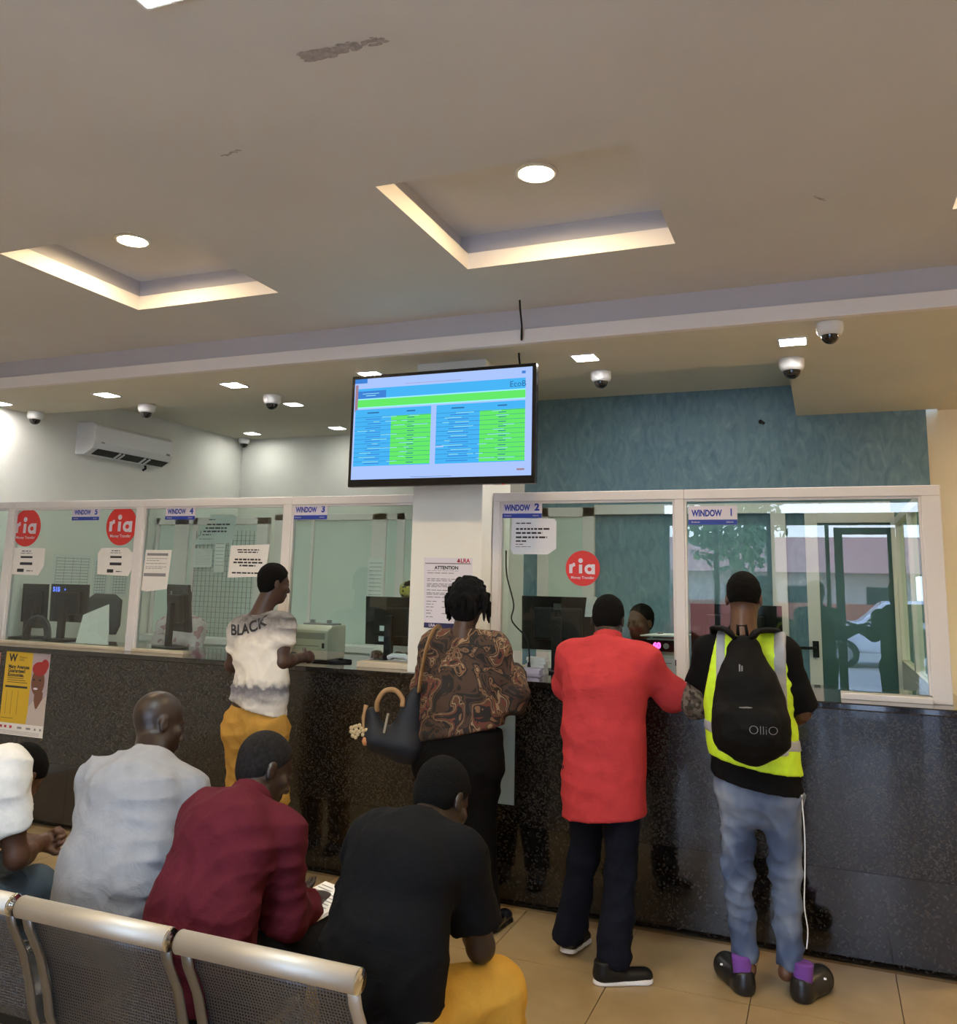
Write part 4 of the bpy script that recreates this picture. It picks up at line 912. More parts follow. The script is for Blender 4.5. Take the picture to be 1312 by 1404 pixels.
def hair_prims(c, f, u, s=1.0, thick=.006, front=.058, low=-.045):
    """a close cap of hair: the skull grown a little, cut along the hairline"""
    f, r, u = frame(f, u); c = V(*c); B = np.stack([r, f, u], 1); P = lambda a, b, d: c + (r * a + f * b + u * d) * s
    t = thick
    cutp = [(P(0, .075, .055), f * .8 - u * .35)]
    o = [ell(P(0, -.014, .036), (.0745*s+t, .094*s+t, .088*s+t), B, .02, cut=[(P(0, front, .06), nrm(f * .75 - u * .65)), (P(0, 0, low), -u)]),
         ell(P(0, -.045, -.012), (.062*s+t*.7, .05*s+t*.6, .062*s), B, .02, cut=[(P(0, 0, low - .02), -u), (P(0, -.02, 0), f)])]
    return o
M_skin = mat('deep_brown_skin', (.055, .026, .017), .42, noise=.15, nscale=12, bump=.05, bscale=120, spec=.45)
M_skin2 = mat('dark_brown_skin', (.024, .013, .009), .42, noise=.12, nscale=12, bump=.05, bscale=120, spec=.45)
M_skin3 = mat('warm_brown_skin', (.10, .045, .025), .42, noise=.15, nscale=12, bump=.05, bscale=120, spec=.45)
M_hair = mat('black_cropped_hair', (.0045, .004, .004), .9, noise=.4, nscale=120, bump=.8, bscale=260, spec=.12)
M_eye = mat('eye_white', (.22, .18, .16), .4); M_iris = mat('dark_iris', (.01, .006, .004), .15)
def eyes(c, f, u, parent, s=1.0, look=0.0):
    f, r, u = frame(f, u); c = V(*c)
    for e in (1, -1):
        p = c + (r * e * .032 + f * .0815 + u * -.004) * s
        b = MB(); b.lathe((0, 0, 0), [(.0001, -.0085), (.006, -.006), (.0085, 0), (.006, .006), (.0001, .0085)], 14)
        b.v = [tuple(Vector(p) + Vector(v)) for v in b.v]; o = b.build('eye', M_eye, parent)
        g = p + (f * .0075 + r * look) * s
        b = MB(); b.lathe((0, 0, 0), [(.0001, -.0036), (.0036, 0), (.0001, .0036)], 12); b.v = [tuple(Vector(g) + Vector(v)) for v in b.v]; b.build('iris', M_iris, o)
def shoe(parent, heel, toe, up, m_up, m_sole, name='shoe', L=.27, w=.048, h=.006):
    heel = V(*heel); toe = V(*toe); d = nrm(toe - heel); up = nrm(np.asarray(up) - d * np.dot(up, d)); s = np.cross(d, up); B = np.stack([s, d, up], 1)
    u = [cone(heel + d * .045 + up * .045, heel + d * .10 + up * .055, .038, .040, .03), cone(heel + d * .05 + up * .03, heel + d * (L - .05) + up * .028, .040, .042, .03, flat=(up, .8)), cone(heel + d * .05 + up * .06, heel + d * .05 + up * .085, .042, .044, .02)]
    o = flesh(name, u, h, m_up, parent, cuts=[(heel + up * .016, -up), (heel + up * .098, up)])
    so = [cone(heel + d * .042, heel + d * .12, .043, .040, .02), cone(heel + d * .12, heel + d * (L - .055), .040, .049, .02)]
    flesh('sole', so, h, m_sole, o, cuts=[(heel, -up), (heel + up * .028, up)])
    return o
# ------------------------------------------------------------------ people
def torso(J, t=0.0, w=1.0, fl=.66, hip=None, loose=0.0):
    """chain pelvis > waist > chest > neck, with the shoulder yoke; t grows it for cloth"""
    fw = nrm(J['fw']); p, wst, c, n = [V(*J[k]) for k in ('pel', 'wst', 'chs', 'nck')]; sL, sR = V(*J['sL']), V(*J['sR'])
    hp = J.get('hipw', .155); ww = J.get('wstw', .140); cw = J.get('chw', .158)
    f = (fw, fl)
    o = [cone(p, wst, hp * w + t, ww * w + t + loose, .05, flat=f), cone(wst, c, ww * w + t + loose, cw * w + t, .05, flat=f),
         cone(c, n * .70 + c * .30, cw * w + t, .074 * w + t, .06, flat=(fw, .74))]
    for s in (sL, sR):
        o.append(cone(s * .92 + n * .08 - V(0, 0, .0), n * .86 + c * .14, .058 * w + t, .042 * w + t, .05))
        o.append(cone(s, s * .55 + c * .45, .062 * w + t, .085 * w + t, .05, flat=(fw, .8)))
    return o
def skin_prims(J, s=1.0, hands=True, female=False):
    o = torso(J, 0, J.get('bw', .93)); n = V(*J['nck']); hc = V(*J['hc']); hf, hr, hu = frame(J['hf'], J['hu'])
    o += [cone(n - nrm(hc - n) * .03, hc - hu * .045 - hf * .012, .064 * s, .056 * s, .035)]
    o += head_prims(hc, hf, hu, s, female)
    for k in 'LR':
        S, E, W = V(*J['s' + k]), V(*J['e' + k]), V(*J['w' + k])
        o += [cone(S, S * .4 + E * .6, .052 * s, .046 * s, .04), cone(S * .4 + E * .6, E, .046 * s, .040 * s, .03), cone(E, E * .68 + W * .32, .041 * s, .043 * s, .02), cone(E * .68 + W * .32, W, .043 * s, .026 * s, .02, )]
        d = nrm(W - E) if 'hd' + k not in J else nrm(J['hd' + k]); pn = J.get('pn' + k, (0, 0, -1)); q = np.cross(d, nrm(np.asarray(pn, float)))
        inner = V(*J['nck']) - S; side = J.get('th' + k, 1 if np.dot(q, inner) > 0 else -1)
        o += hand(W, d, pn, J.get('cu' + k, .5), side, s)
        if 'h' + k in J:
            H, K, A = V(*J['h' + k]), V(*J['k' + k]), V(*J['a' + k])
            lw = J.get('legw', .9); o += [cone(H, K, .082 * s * lw, .054 * s * lw, .05), cone(K, K * .7 + A * .3, .053 * s * lw, .054 * s * lw, .03), cone(K * .7 + A * .3, A, .054 * s * lw, .037 * s, .03)]
            fd = nrm(V(*J.get('fd' + k, (0, 1, 0)))); o += [cone(A + V(0, 0, -.03) - fd * .03, A + V(0, 0, -.05) + fd * .12, .035, .03, .03)]
    return o
def sleeve(J, k, r0, r1, frac=None, t_el=None, k_=.04, pl=None):
    """short sleeve to the fraction frac of the upper arm (or the whole arm when frac is None)"""
    S, E, W = V(*J['s' + k]), V(*J['e' + k]), V(*J['w' + k])
    if frac is not None:
        Q = S + (E - S) * frac; d = nrm(E - S)
        return [cone(S, Q + d * .06, r0, r1, k_, cut=[(Q, d)])]
    out = [cone(S, E, r0, (r0 + r1) / 2, k_), cone(E, W + (W - E) * -.06, (r0 + r1) / 2, r1, .04, cut=[(W - nrm(W - E) * .03, nrm(W - E))])]
    return out
def trousers(J, t=.014, s=1.0, hem=.05, flare=0.0, hipr=None, calf=1.0):
    fw = nrm(J['fw']); p = V(*J['pel']); o = [cone(p + V(0, 0, .06), p, J.get('hipw', .155) * .93 + t, J.get('hipw', .155) + t, .05, flat=(fw, .70))]
    up = nrm(V(*J['wst']) - p)
    o = [cone(p + up * .07, p - up * .02, J.get('hipw', .155) * .94 + t, J.get('hipw', .155) * 1.0 + t, .05, flat=(fw, .70))]
    for k in 'LR':
        H, K, A = V(*J['h' + k]), V(*J['k' + k]), V(*J['a' + k])
        o += [ell(H - fw * .035 + up * .0, (.085 * s + t * .6, .080 * s + t * .5, .095 * s), None, .05)] if J.get('stand', True) else []
        o += [cone(H, K, .088 * s + t, .060 * s * calf + t, .05), cone(K, A + nrm(A - K) * hem, .060 * s * calf + t, (.052 + flare) * s * calf + t * .8, .03, cut=[(A + nrm(A - K) * (hem - .02), nrm(A - K))])]
    return o
def mk_person(name_label, J, skin, hair=True, h=.007, loc=None, hk=None, hs=1.0):
    loc = loc or (J['pel'][0], J['pel'][1], 0.0)
    t = thing('person', name_label, 'person', loc)
    b = flesh('body', skin_prims(J, hs), h, skin, t)
    if hair: flesh('hair', hair_prims(J['hc'], J['hf'], J['hu'], hs, **(hk or {})), .006, M_hair, t, wr=.002, wfreq=4)
    return t, b
def decal(target, words, size, at, right, up, way, m, name, parent, bold=0.0, off=.004, arc=0.0, **k):
    """letters laid on a curved cloth surface"""
    me = target.data; mw = Vector((0, 0, 0)); p = target
    while p is not None: mw += Vector(p.location); p = p.parent
    bvh = BVHTree.FromPolygons([v.co + mw for v in me.vertices], [tuple(f.vertices) for f in me.polygons])
    vs, fs = text_mesh(words, size, bold=bold, **k); r = Vector(right).normalized(); u = Vector(up).normalized(); w = Vector(way).normalized(); out = []
    for v in vs:
        q = Vector(at) + r * v.x + u * (v.y + arc * v.x * v.x)
        hit = bvh.ray_cast(q - w * .6, w)
        out.append((hit[0] if hit[0] is not None else q) - w * off)
    b = MB(); b.add(out, fs); return b.build(name, m, parent)
UPZ = (0, 0, 1)
# cloth
def cloth(name, col, noise=.08, rough=.85, bump=.12, scale=18): return mat(name, col, rough, noise=noise, nscale=scale, bump=.45, bscale=9, bdist=.02, bdistort=1.4, spec=.12)
M_tee_w = cloth('white_cotton', (.68, .65, .60)); M_khaki = cloth('mustard_twill', (.46, .255, .055)); M_khaki2 = cloth('yellow_twill', (.52, .29, .045))
M_redc = cloth('bright_red_polo_knit', (.48, .045, .05)); M_navyc = cloth('dark_navy_denim', (.006, .0075, .015)); M_blackc = cloth('black_cotton', (.0042, .0042, .005)); M_blackk = cloth('black_trouser_cloth', (.004, .0036, .004))
M_grayc = cloth('pale_grey_cotton', (.27, .27, .285)); M_maroon = cloth('maroon_shirt_cloth', (.085, .010, .018)); M_hiviz = mat('fluorescent_yellow_mesh', (.62, .90, .03), .6, noise=.08, nscale=30)
M_refl = mat('grey_reflective_tape', (.36, .38, .42), .35, noise=.1); M_denim = ramp_mat('faded_blue_denim', [(.28, (.022, .036, .08)), (.45, (.06, .09, .165)), (.56, (.15, .19, .27)), (.70, (.36, .41, .48))], 3.6, .85, detail=3, stretch=(1, 1, .8))
M_belt = mat('brown_leather', (.05, .025, .015), .45); M_sole = mat('white_rubber_sole', (.72, .71, .70), .5); M_croc = mat('black_foam_clog', (.010, .010, .011), .35); M_sock = mat('purple_sock', (.16, .05, .28), .9)

# 1 -- man in the white shirt with mustard trousers
J = dict(fw=(.12, 1, 0), pel=(-3.135, -.43, .93), wst=(-3.115, -.42, 1.10), chs=(-3.145, -.40, 1.31), nck=(-3.165, -.41, 1.52), hc=(-3.115, -.355, 1.712), hf=(.5, .85, -.12), hu=(.04, .1, 1),
         sL=(-3.305, -.38, 1.435), sR=(-3.015, -.39, 1.465), eL=(-3.385, -.36, 1.215), wL=(-3.30, -.10, 1.245), eR=(-2.972, -.44, 1.26), wR=(-2.985, -.19, 1.272), hdR=(.05, 1, .02), pnR=(-1, 0, -.5), cuR=1.25, hdL=(.35, 1, -.05),
         hL=(-3.225, -.42, .88), kL=(-3.245, -.37, .48), aL=(-3.245, -.42, .09), hR=(-3.045, -.42, .88), kR=(-3.03, -.36, .48), aR=(-3.03, -.40, .09))
p1, _ = mk_person('man in a white printed T-shirt and mustard trousers leaning at window four', J, M_skin, hs=.97)
tee = ramp_mat('white_cotton_with_grey_print', [(0, (.74, .70, .63)), (1, (.74, .70, .63))], 18, .85)
nt = tee.node_tree; bs = nt.nodes['Principled BSDF']; ge = nt.nodes.new('ShaderNodeTexCoord'); sp = nt.nodes.new('ShaderNodeSeparateXYZ'); cr_ = nt.nodes.new('ShaderNodeValToRGB')
ns = nt.nodes.new('ShaderNodeTexNoise'); ns.inputs['Scale'].default_value = 26; ad = nt.nodes.new('ShaderNodeMath'); ad.operation = 'MULTIPLY_ADD'; ad.inputs[1].default_value = .09
nt.links.new(ge.outputs['Object'], sp.inputs[0]); nt.links.new(ge.outputs['Object'], ns.inputs['Vector']); nt.links.new(ns.outputs['Fac'], ad.inputs[0]); nt.links.new(sp.outputs['Z'], ad.inputs[2]); nt.links.new(ad.outputs[0], cr_.inputs[0]); nt.links.new(cr_.outputs[0], bs.inputs['Base Color'])
el = cr_.color_ramp.elements
for pos, c in ((.0, (.72, .68, .62)), (.10, (.62, .59, .55)), (.155, (.30, .29, .30)), (.20, (.13, .13, .16)), (.225, (.5, .48, .45)), (.26, (.74, .70, .63)), (.44, (.74, .70, .63)), (.53, (.42, .39, .37)), (.60, (.10, .095, .095))):
    e = el.new(min(.999, pos + .001)); e.color = (*c, 1)
el.remove(el[0])
sh = torso(J, .018, .97) + sleeve(J, 'L', .066, .060, .60) + sleeve(J, 'R', .066, .062, .58)
hemcut = [((-3.12, -.42, 1.0), (.42, 0, -1))]
shirt = flesh('shirt', sh + [cone((-3.115, -.42, 1.12), (-3.125, -.435, .86), .160, .205, .05, flat=((.12, 1, 0), .78))] + [cone(J['nck'], V(*J['hc']) + V(0, 0, -.03), .068, .068, .008, op='s')], .009, tee, p1, wr=.012, wseed=1,
              cuts=[((-3.12, -.42, 1.0), (-.26, 0, -1)), (V(*J['nck']) + V(0, -.01, .045), (0, .35, 1))])
decal(shirt, 'BLACK', .088, (-3.19, -.5, 1.445), (1, 0, .26), (-.22, 0, 1), (0, 1, 0), M_ink, 'lettering', shirt, bold=.0022, arc=1.2, off=.006)
flesh('trousers', trousers(J, .022, 1.0), .010, M_khaki, p1, wr=.012, wseed=2, cuts=[((0, 0, 1.015), (0, 0, 1))])
flesh('belt', [cone((-3.13, -.43, .96), (-3.125, -.43, 1.06), .172, .168, .03, flat=((.12, 1, 0), .70))], .009, M_belt, p1, cuts=[((0, 0, 1.04), (0, 0, 1)), ((0, 0, 1.0), (0, 0, -1))])
for k, x in (('L', -3.245), ('R', -3.03)): shoe(p1, (x, -.50, 0), (x + .01, -.2, 0), UPZ, mat('brown_shoe', (.05, .03, .02), .4), M_black)

# 2 -- woman in the leaf print blouse
J = dict(fw=(.02, 1, -.1), pel=(-1.82, -.48, .88), wst=(-1.81, -.48, 1.08), chs=(-1.80, -.47, 1.27), nck=(-1.80, -.50, 1.475), hc=(-1.79, -.455, 1.635), hf=(.05, 1, -.25), hu=(0, .25, 1), hipw=.232, wstw=.185, chw=.185, bw=.96,
         sL=(-1.965, -.48, 1.395), sR=(-1.635, -.48, 1.405), eL=(-2.045, -.42, 1.17), wL=(-1.97, -.16, 1.248), eR=(-1.545, -.42, 1.165), wR=(-1.64, -.16, 1.245), hdL=(.3, 1, -.05), hdR=(-.25, 1, -.05),
         hL=(-1.93, -.47, .82), kL=(-1.89, -.44, .45), aL=(-1.89, -.42, .09), hR=(-1.71, -.47, .82), kR=(-1.715, -.44, .45), aR=(-1.67, -.42, .09))
p2, _ = mk_person('woman in a brown leaf print blouse and black trousers at the pillar', J, M_skin, hair=False, hs=.95)
M_blouse = ramp_mat('leaf_print_blouse_cloth', [(.0, (.012, .009, .009)), (.36, (.055, .028, .017)), (.43, (.011, .009, .009)), (.475, (.16, .085, .042)), (.505, (.018, .011, .009)), (.53, (.27, .18, .105)), (.555, (.085, .042, .024)), (.595, (.125, .032, .021)), (.63, (.012, .010, .010)), (.70, (.17, .095, .05))], 8.5, .8, detail=2.2, distort=1.1, constant=True)
n2 = V(*J['nck'])
bl = torso(J, .026, .98, fl=.68, loose=.012) + sleeve(J, 'L', .078, .075) + sleeve(J, 'R', .078, .085) + [cone((-1.81, -.48, 1.10), (-1.82, -.48, .90), .218, .235, .05, flat=((0, 1, 0), .70))]
blouse = flesh('blouse', bl + [cone(n2, V(*J['hc']), .066, .066, .01, op='s')], .010, M_blouse, p2, wr=.008, wseed=5, cuts=[((-1.82, -.48, .965), (.24, 0, -1)), (n2 + V(0, 0, .03), (0, .3, 1))])
flesh('trousers', trousers(J, .02, 1.16), .011, M_blackk, p2, wr=.005, wseed=6, cuts=[((0, 0, 1.0), (0, 0, 1))])
random.seed(21); hc = V(*J['hc']); lock = hair_prims(J['hc'], J['hf'], J['hu'], .97, thick=.016, low=-.055); hf, hr, hu = frame(J['hf'], J['hu'])
lock += [ell(hc - hf * .045 - hu * .03, (.084, .062, .085), np.stack([hr, hf, hu], 1), .03, cut=[(hc - hf * .005, hf)]), ell(hc - hf * .02 + hu * .035, (.094, .108, .100), np.stack([hr, hf, hu], 1), .02, cut=[(hc + hf * .05 + hu * .05, hf * .8 - hu * .5)])]
for i in range(120):
    a = random.uniform(0, 2 * math.pi); el_ = random.uniform(-.45, 1.35); d = hr * math.cos(a) * math.cos(el_) + hf * math.sin(a) * math.cos(el_) + hu * math.sin(el_)
    if np.dot(d, hf) > .75: continue
    p0 = hc - hf * .018 + hu * .03 + d * .103; out = d - hu * np.dot(d, hu)
    L = random.uniform(.045, .085) * (1.0 if el_ < .6 else .55); p1_ = p0 + (out * .22 + d * .15 - V(0, 0, 1) * .35 * (el_ < .9)) * L * .6; p2_ = p1_ + (out * .10 - V(0, 0, 1)) * L * (.9 if el_ < .9 else .35)
    lock += [cone(p0 - d * .02, p1_, .012, .011, .008), cone(p1_, p2_, .011, .006, .006)]
flesh('hair', lock, .0055, mat('black_twisted_locks', (.0035, .0035, .0045), .8, spec=.15, noise=.4, nscale=150, bump=.6, bscale=200), p2)
for k, (x, y) in (('L', (-1.89, -.47)), ('R', (-1.655, -.44))): shoe(p2, (x, y, 0), (x + .03, y + .25, 0), UPZ, M_blackg, M_black, L=.25)
bagt = thing('handbag', 'dark navy shoulder bag with tan strap carried on the left by the woman', 'handbag', (-2.12, -.56, .86))
M_bag = mat('dark_navy_leather', (.010, .012, .018), .55, spec=.3, noise=.2, nscale=9); M_tan = mat('tan_leather', (.34, .20, .09), .5, noise=.15)
BR = np.stack([nrm((.82, .5, 0)), nrm((-.5, .82, 0)), V(0, 0, 1)], 1)
flesh('bag_body', [cone((-2.07, -.60, .92), (-2.03, -.58, 1.17), .105, .03, .03, flat=((.5, -.85, 0), .62)), cone((-2.22, -.66, .93), (-2.05, -.60, .90), .055, .07, .06), cone((-2.24, -.66, 1.06), (-2.21, -.66, .94), .03, .06, .05)], .008, M_bag, bagt, wr=.004, wseed=3)
MB().tube(crv([(-2.01, -.58, 1.17), (-1.995, -.585, 1.28), (-1.97, -.585, 1.40), (-1.955, -.55, 1.475), (-1.955, -.48, 1.50), (-1.97, -.40, 1.47), (-2.02, -.36, 1.36)]), .021, 10, flat=((1, 0, .1), 1, .25)).build('strap', M_tan, bagt)
MB().tube(crv([(-2.21, -.66, 1.07), (-2.205, -.67, 1.12), (-2.17, -.66, 1.175), (-2.12, -.64, 1.18), (-2.08, -.63, 1.14), (-2.075, -.64, 1.10)]), .013, 8).build('handle_loop', M_tan, bagt)
MB().cbox((-2.135, -.695, 1.02), (.012, .01, .10), Matrix.Rotation(.2, 4, 'Y')).build('zip_pull', M_steel, bagt)
sc = thing('charm_scarf', 'tan ribbon with cream flowers tied to the navy handbag', 'scarf', (-2.27, -.68, .93))
MB().tube([(-2.262, -.685, 1.10), (-2.266, -.694, 1.07), (-2.268, -.70, 1.04), (-2.266, -.70, 1.0), (-2.262, -.70, .97), (-2.24, -.70, .91)], [.013, .008, .010, .007, .011, .015], 8).build('ribbon', M_tan, sc)
random.seed(6)
for k, (x, z) in enumerate(((-2.315, .975), (-2.285, .985), (-2.305, .955), (-2.245, .965))):
    b = MB()
    for q in range(5):
        a = q * 2 * math.pi / 5; c = Vector((x + .016 * math.cos(a), -.715, z + .016 * math.sin(a))); b.lathe(c, [(.0001, -.004), (.011, -.002), (.011, .002), (.0001, .004)], 8, 'Y')
    b.build('flower', mat('cream_petals', (.50, .40, .24), .8), sc)
MB().lathe((-2.24, -.715, .925), [(.0001, -.024), (.014, -.018), (.021, 0), (.014, .018), (.0001, .024)], 14).build('orange_bead', mat('amber_bead', (.45, .20, .08), .3), sc)

# 3 -- man in the long red shirt
J = dict(fw=(.0, 1, -.12), pel=(-1.02, -.56, .90), wst=(-1.02, -.57, 1.08), chs=(-1.02, -.55, 1.28), nck=(-1.015, -.51, 1.465), hc=(-1.035, -.42, 1.572), hf=(-.05, 1, -.5), hu=(0, .5, 1),
         sL=(-1.185, -.51, 1.385), sR=(-.845, -.51, 1.38), eL=(-1.245, -.42, 1.235), wL=(-1.15, -.14, 1.245), eR=(-.715, -.40, 1.225), wR=(-.86, -.13, 1.245), hdL=(.2, 1, -.05), hdR=(-.3, 1, -.05),
         hL=(-1.10, -.55, .86), kL=(-1.14, -.48, .47), aL=(-1.205, -.49, .10), hR=(-.94, -.56, .86), kR=(-.935, -.58, .47), aR=(-.955, -.67, .09))
p3, _ = mk_person('man in a long bright red shirt leaning on the counter at window two', J, M_skin2)
n3 = V(*J['nck'])
rd = torso(J, .022, 1.0, fl=.70, loose=.012) + [cone((-1.02, -.56, 1.25), (-1.02, -.575, .58), .180, .200, .06, flat=((0, 1, 0), .80))] + [cone(J['sL'], J['eL'], .075, .068, .05), cone(J['eL'], J['wL'], .072, .05, .04, cut=[((-1.18, -.23, 1.24), (.3, 1, 0))]), cone(J['sR'], J['eR'], .078, .074, .05), cone(J['eR'], J['wR'], .078, .05, .04, cut=[((-.80, -.24, 1.24), (-.4, 1, 0))])]
redshirt = flesh('shirt', rd + [cone(n3, V(*J['hc']), .068, .07, .008, op='s')], .0095, M_redc, p3, wr=.009, wseed=8, wfreq=.6, cuts=[((-1.02, -.55, .668), (.10, 0, -1)), (n3 + V(0, -.02, .035), (0, .55, 1))])
cd = nrm(V(*J['hc']) - n3 + V(0, -.02, .05))
flesh('collar', [cone(n3 - cd * .005, n3 + cd * .055, .078, .070, .01)] + [cone(n3 - cd * .03, n3 + cd * .12, .064, .062, .006, op='s')], .006, M_redc, redshirt, cuts=[(n3 + cd * .05, cd), (n3 - cd * .0, -cd)])
flesh('trousers', trousers(J, .014, .96, flare=.016, hem=.06), .010, M_navyc, p3, wr=.012, wseed=9, cuts=[((0, 0, 1.0), (0, 0, 1))])
shoe(p3, (-1.215, -.545, 0.02), (-1.185, -.3, 0), UPZ, M_black, M_sole)
shoe(p3, (-1.03, -.745, 0), (-.80, -.615, 0), UPZ, M_black, M_sole, L=.285)

# 4 -- man with the backpack and the yellow safety vest
J = dict(fw=(.03, 1, -.05), pel=(-.325, -.53, .90), wst=(-.345, -.53, 1.09), chs=(-.36, -.52, 1.30), nck=(-.365, -.53, 1.525), hc=(-.364, -.475, 1.70), hf=(.02, 1, -.18), hu=(0, .18, 1), hipw=.150, wstw=.145, chw=.165,
         legw=.74, sL=(-.515, -.51, 1.435), sR=(-.205, -.51, 1.445), eL=(-.60, -.44, 1.20), wL=(-.52, -.17, 1.245), eR=(-.125, -.47, 1.20), wR=(-.185, -.23, 1.13), hdL=(.25, 1, -.05), hdR=(-.3, 1, .1),
         hL=(-.405, -.52, .86), kL=(-.42, -.49, .49), aL=(-.40, -.50, .12), hR=(-.235, -.51, .86), kR=(-.212, -.48, .50), aR=(-.212, -.465, .12), fdL=(-.55, .8, 0), fdR=(.5, .8, 0))
p4, _ = mk_person('man with a black backpack over a fluorescent vest and faded jeans at window one', J, M_skin3, hk=dict(low=-.006, thick=.005))
n4 = V(*J['nck'])
tb = torso(J, .018, 1.0) + [cone((-.345, -.53, 1.09), (-.325, -.53, .78), .165, .208, .05, flat=((0, 1, 0), .80))]
ts = tb + sleeve(J, 'L', .074, .078, .62) + sleeve(J, 'R', .076, .082, .96)
flesh('shirt', ts + [cone(n4, V(*J['hc']), .062, .066, .008, op='s')], .0095, M_blackc, p4, wr=.006, wseed=11, cuts=[((-.325, -.53, .875), (-.16, 0, -1)), (n4 + V(0, 0, .035), (0, .3, 1))])
S, E = V(*J['sL']), V(*J['eL']); d4 = nrm(E - S)
M_weave = ramp_mat('woven_brown_sleeve', [(.0, (.02, .015, .012)), (.45, (.09, .07, .055)), (.8, (.17, .14, .11))], 60, .9, tex='voronoi', bump=.3)
flesh('woven_sleeve', [cone(S + (E - S) * .5, E + d4 * .02, .073, .062, .02), cone(E, V(*J['wL']), .062, .05, .03, cut=[(E + nrm(V(*J['wL']) - E) * .12, nrm(V(*J['wL']) - E))])], .008, M_weave, p4, wr=.003, cuts=[(S + (E - S) * .56, -d4)])
def vest(t, extra): return flesh_args(t, extra)
vt = lambda t: torso(J, .030 + t, 1.0) + [cone((-.345, -.53, 1.12), (-.325, -.53, .88), .178 + t, .200 + t, .05, flat=((0, 1, 0), .82))]
varm = [((-.527, 0, 0), (-1, 0, .03)), ((-.168, 0, 0), (1, 0, .03))]; vneck = cone(n4 + V(0, .02, -.01), n4 + V(0, .0, .2), .085, .11, .01, op='s')
vz = [((-.325, -.53, .962), (-.16, 0, -1))]
ve = flesh('safety_vest', vt(0) + [vneck], .009, M_hiviz, p4, wr=.005, wseed=13, cuts=varm[:0] + vz + [((-.535, 0, 1.3), (-1, 0, .22)), ((-.150, 0, 1.3), (1, 0, .22))])
for a, c in ((-.487, -.440), (-.232, -.178)):
    flesh('reflective_stripe', vt(.004) + [vneck], .009, M_refl, ve, wr=.005, wseed=13, cuts=[((a, 0, 0), (-1, 0, 0)), ((c, 0, 0), (1, 0, 0)), ((0, 0, 1.02), (0, 0, -1))])
flesh('reflective_band', vt(.0045), .009, M_refl, ve, wr=.005, wseed=13, cuts=[((-.325, 0, 1.115), (.16, 0, 1)), ((-.325, 0, 1.065), (-.16, 0, -1))])
flesh('jeans', trousers(J, .012, .90, hem=.03, calf=.92), .009, M_denim, p4, wr=.012, wseed=14, cuts=[((0, 0, .985), (0, 0, 1))])
for (hx, hy, tx, ty) in ((-.375, -.585, -.515, -.385), (-.185, -.555, -.065, -.335)):
    d = nrm((tx - hx, ty - hy, 0)); hl = V(hx, hy, 0); s_ = np.cross(d, UPZ)
    c_ = flesh('clog', [cone(hl + d * .05 + V(0, 0, .035), hl + d * .20 + V(0, 0, .045), .042, .055, .03), cone(hl + d * .045 + V(0, 0, .03), hl + d * .045 + V(0, 0, .07), .046, .045, .03), cone(hl + d * .13 + V(0, 0, .05), hl + d * .19 + V(0, 0, .06), .045, .046, .03)] + [cone(hl + d * .05 + V(0, 0, .05), hl + d * .06 + V(0, 0, .16), .036, .04, .01, op='s')], .006, M_croc, p4, cuts=[(hl, (0, 0, -1)), (hl + V(0, 0, .115), (0, 0, 1))])
    for q in range(5):
        pp = hl + d * (.15 + .03 * (q % 2)) + s_ * (.05 * (-1 + q * .5)) ; b = MB(); b.lathe((pp[0], pp[1], .075 + .02 * (1 - abs(q - 2) / 2)), [(.0001, .007), (.006, .005), (.007, 0)], 10); b.build('strap_stud', M_whitep, c_)
    flesh('sock', [cone(hl + d * .05 + V(0, 0, .05), hl + d * .065 + V(0, 0, .155), .040, .043, .02)], .006, M_sock, p4, cuts=[(hl + V(0, 0, .15), (0, 0, 1))])
MB().tube(crv([(-.135, -.58, .86), (-.128, -.585, .70), (-.132, -.575, .55), (-.140, -.56, .40), (-.130, -.55, .30), (-.138, -.54, .22)]), .003, 6).build('white_cord', M_whitep, p4)
bp = thing('backpack', 'black backpack with a stitched oval logo worn over the yellow vest', 'backpack', (-.33, -.74, 1.05))
M_nyl = mat('black_nylon', (.0042, .0042, .0045), .75, spec=.15, noise=.2, nscale=30, bump=.15, bscale=300)
bpk = flesh('pack', [cone((-.350, -.70, 1.47), (-.335, -.745, 1.30), .075, .130, .05, flat=((0, 1, 0), .62)), cone((-.335, -.745, 1.30), (-.325, -.765, 1.15), .130, .150, .05, flat=((0, 1, 0), .62)), rbox((-.325, -.765, 1.16), (.150, .095, .095), None, .05, .05), rbox((-.325, -.80, 1.17), (.118, .09, .075), None, .035, .02)], .008, M_nyl, bp, wr=.004, wseed=15)
decal(bpk, 'OlliO', .052, (-.265, -.9, 1.165), (1, 0, .02), UPZ, (0, 1, 0), M_inkg, 'logo', bpk, bold=-.0012, off=.004)
for x0, y0, x1 in ((-.405, -.60, -.47), (-.30, -.60, -.235)):
    s_ = -1 if x0 < -.36 else 1
    MB().tube([(-.352 + s_ * .03, -.70, 1.52), (-.36 + s_ * .065, -.685, 1.56), (-.36 + s_ * .10, -.62, 1.565), (-.36 + s_ * .12, -.52, 1.56), (-.36 + s_ * .125, -.42, 1.50), (-.36 + s_ * .12, -.39, 1.38)], .042, 10, flat=((0, .4, 1), 1, .3)).build('shoulder_strap', M_nyl, bp)
MB().tube([(-.375, -.70, 1.54), (-.375, -.71, 1.585), (-.34, -.71, 1.585), (-.335, -.70, 1.54)], .008, 8).build('haul_loop', M_nyl, bp)
for x, z in ((-.362, 1.40), (-.352, 1.395)): MB().cbox((x, -.808, z), (.006, .006, .045)).build('zip_pull', M_gray, bp)
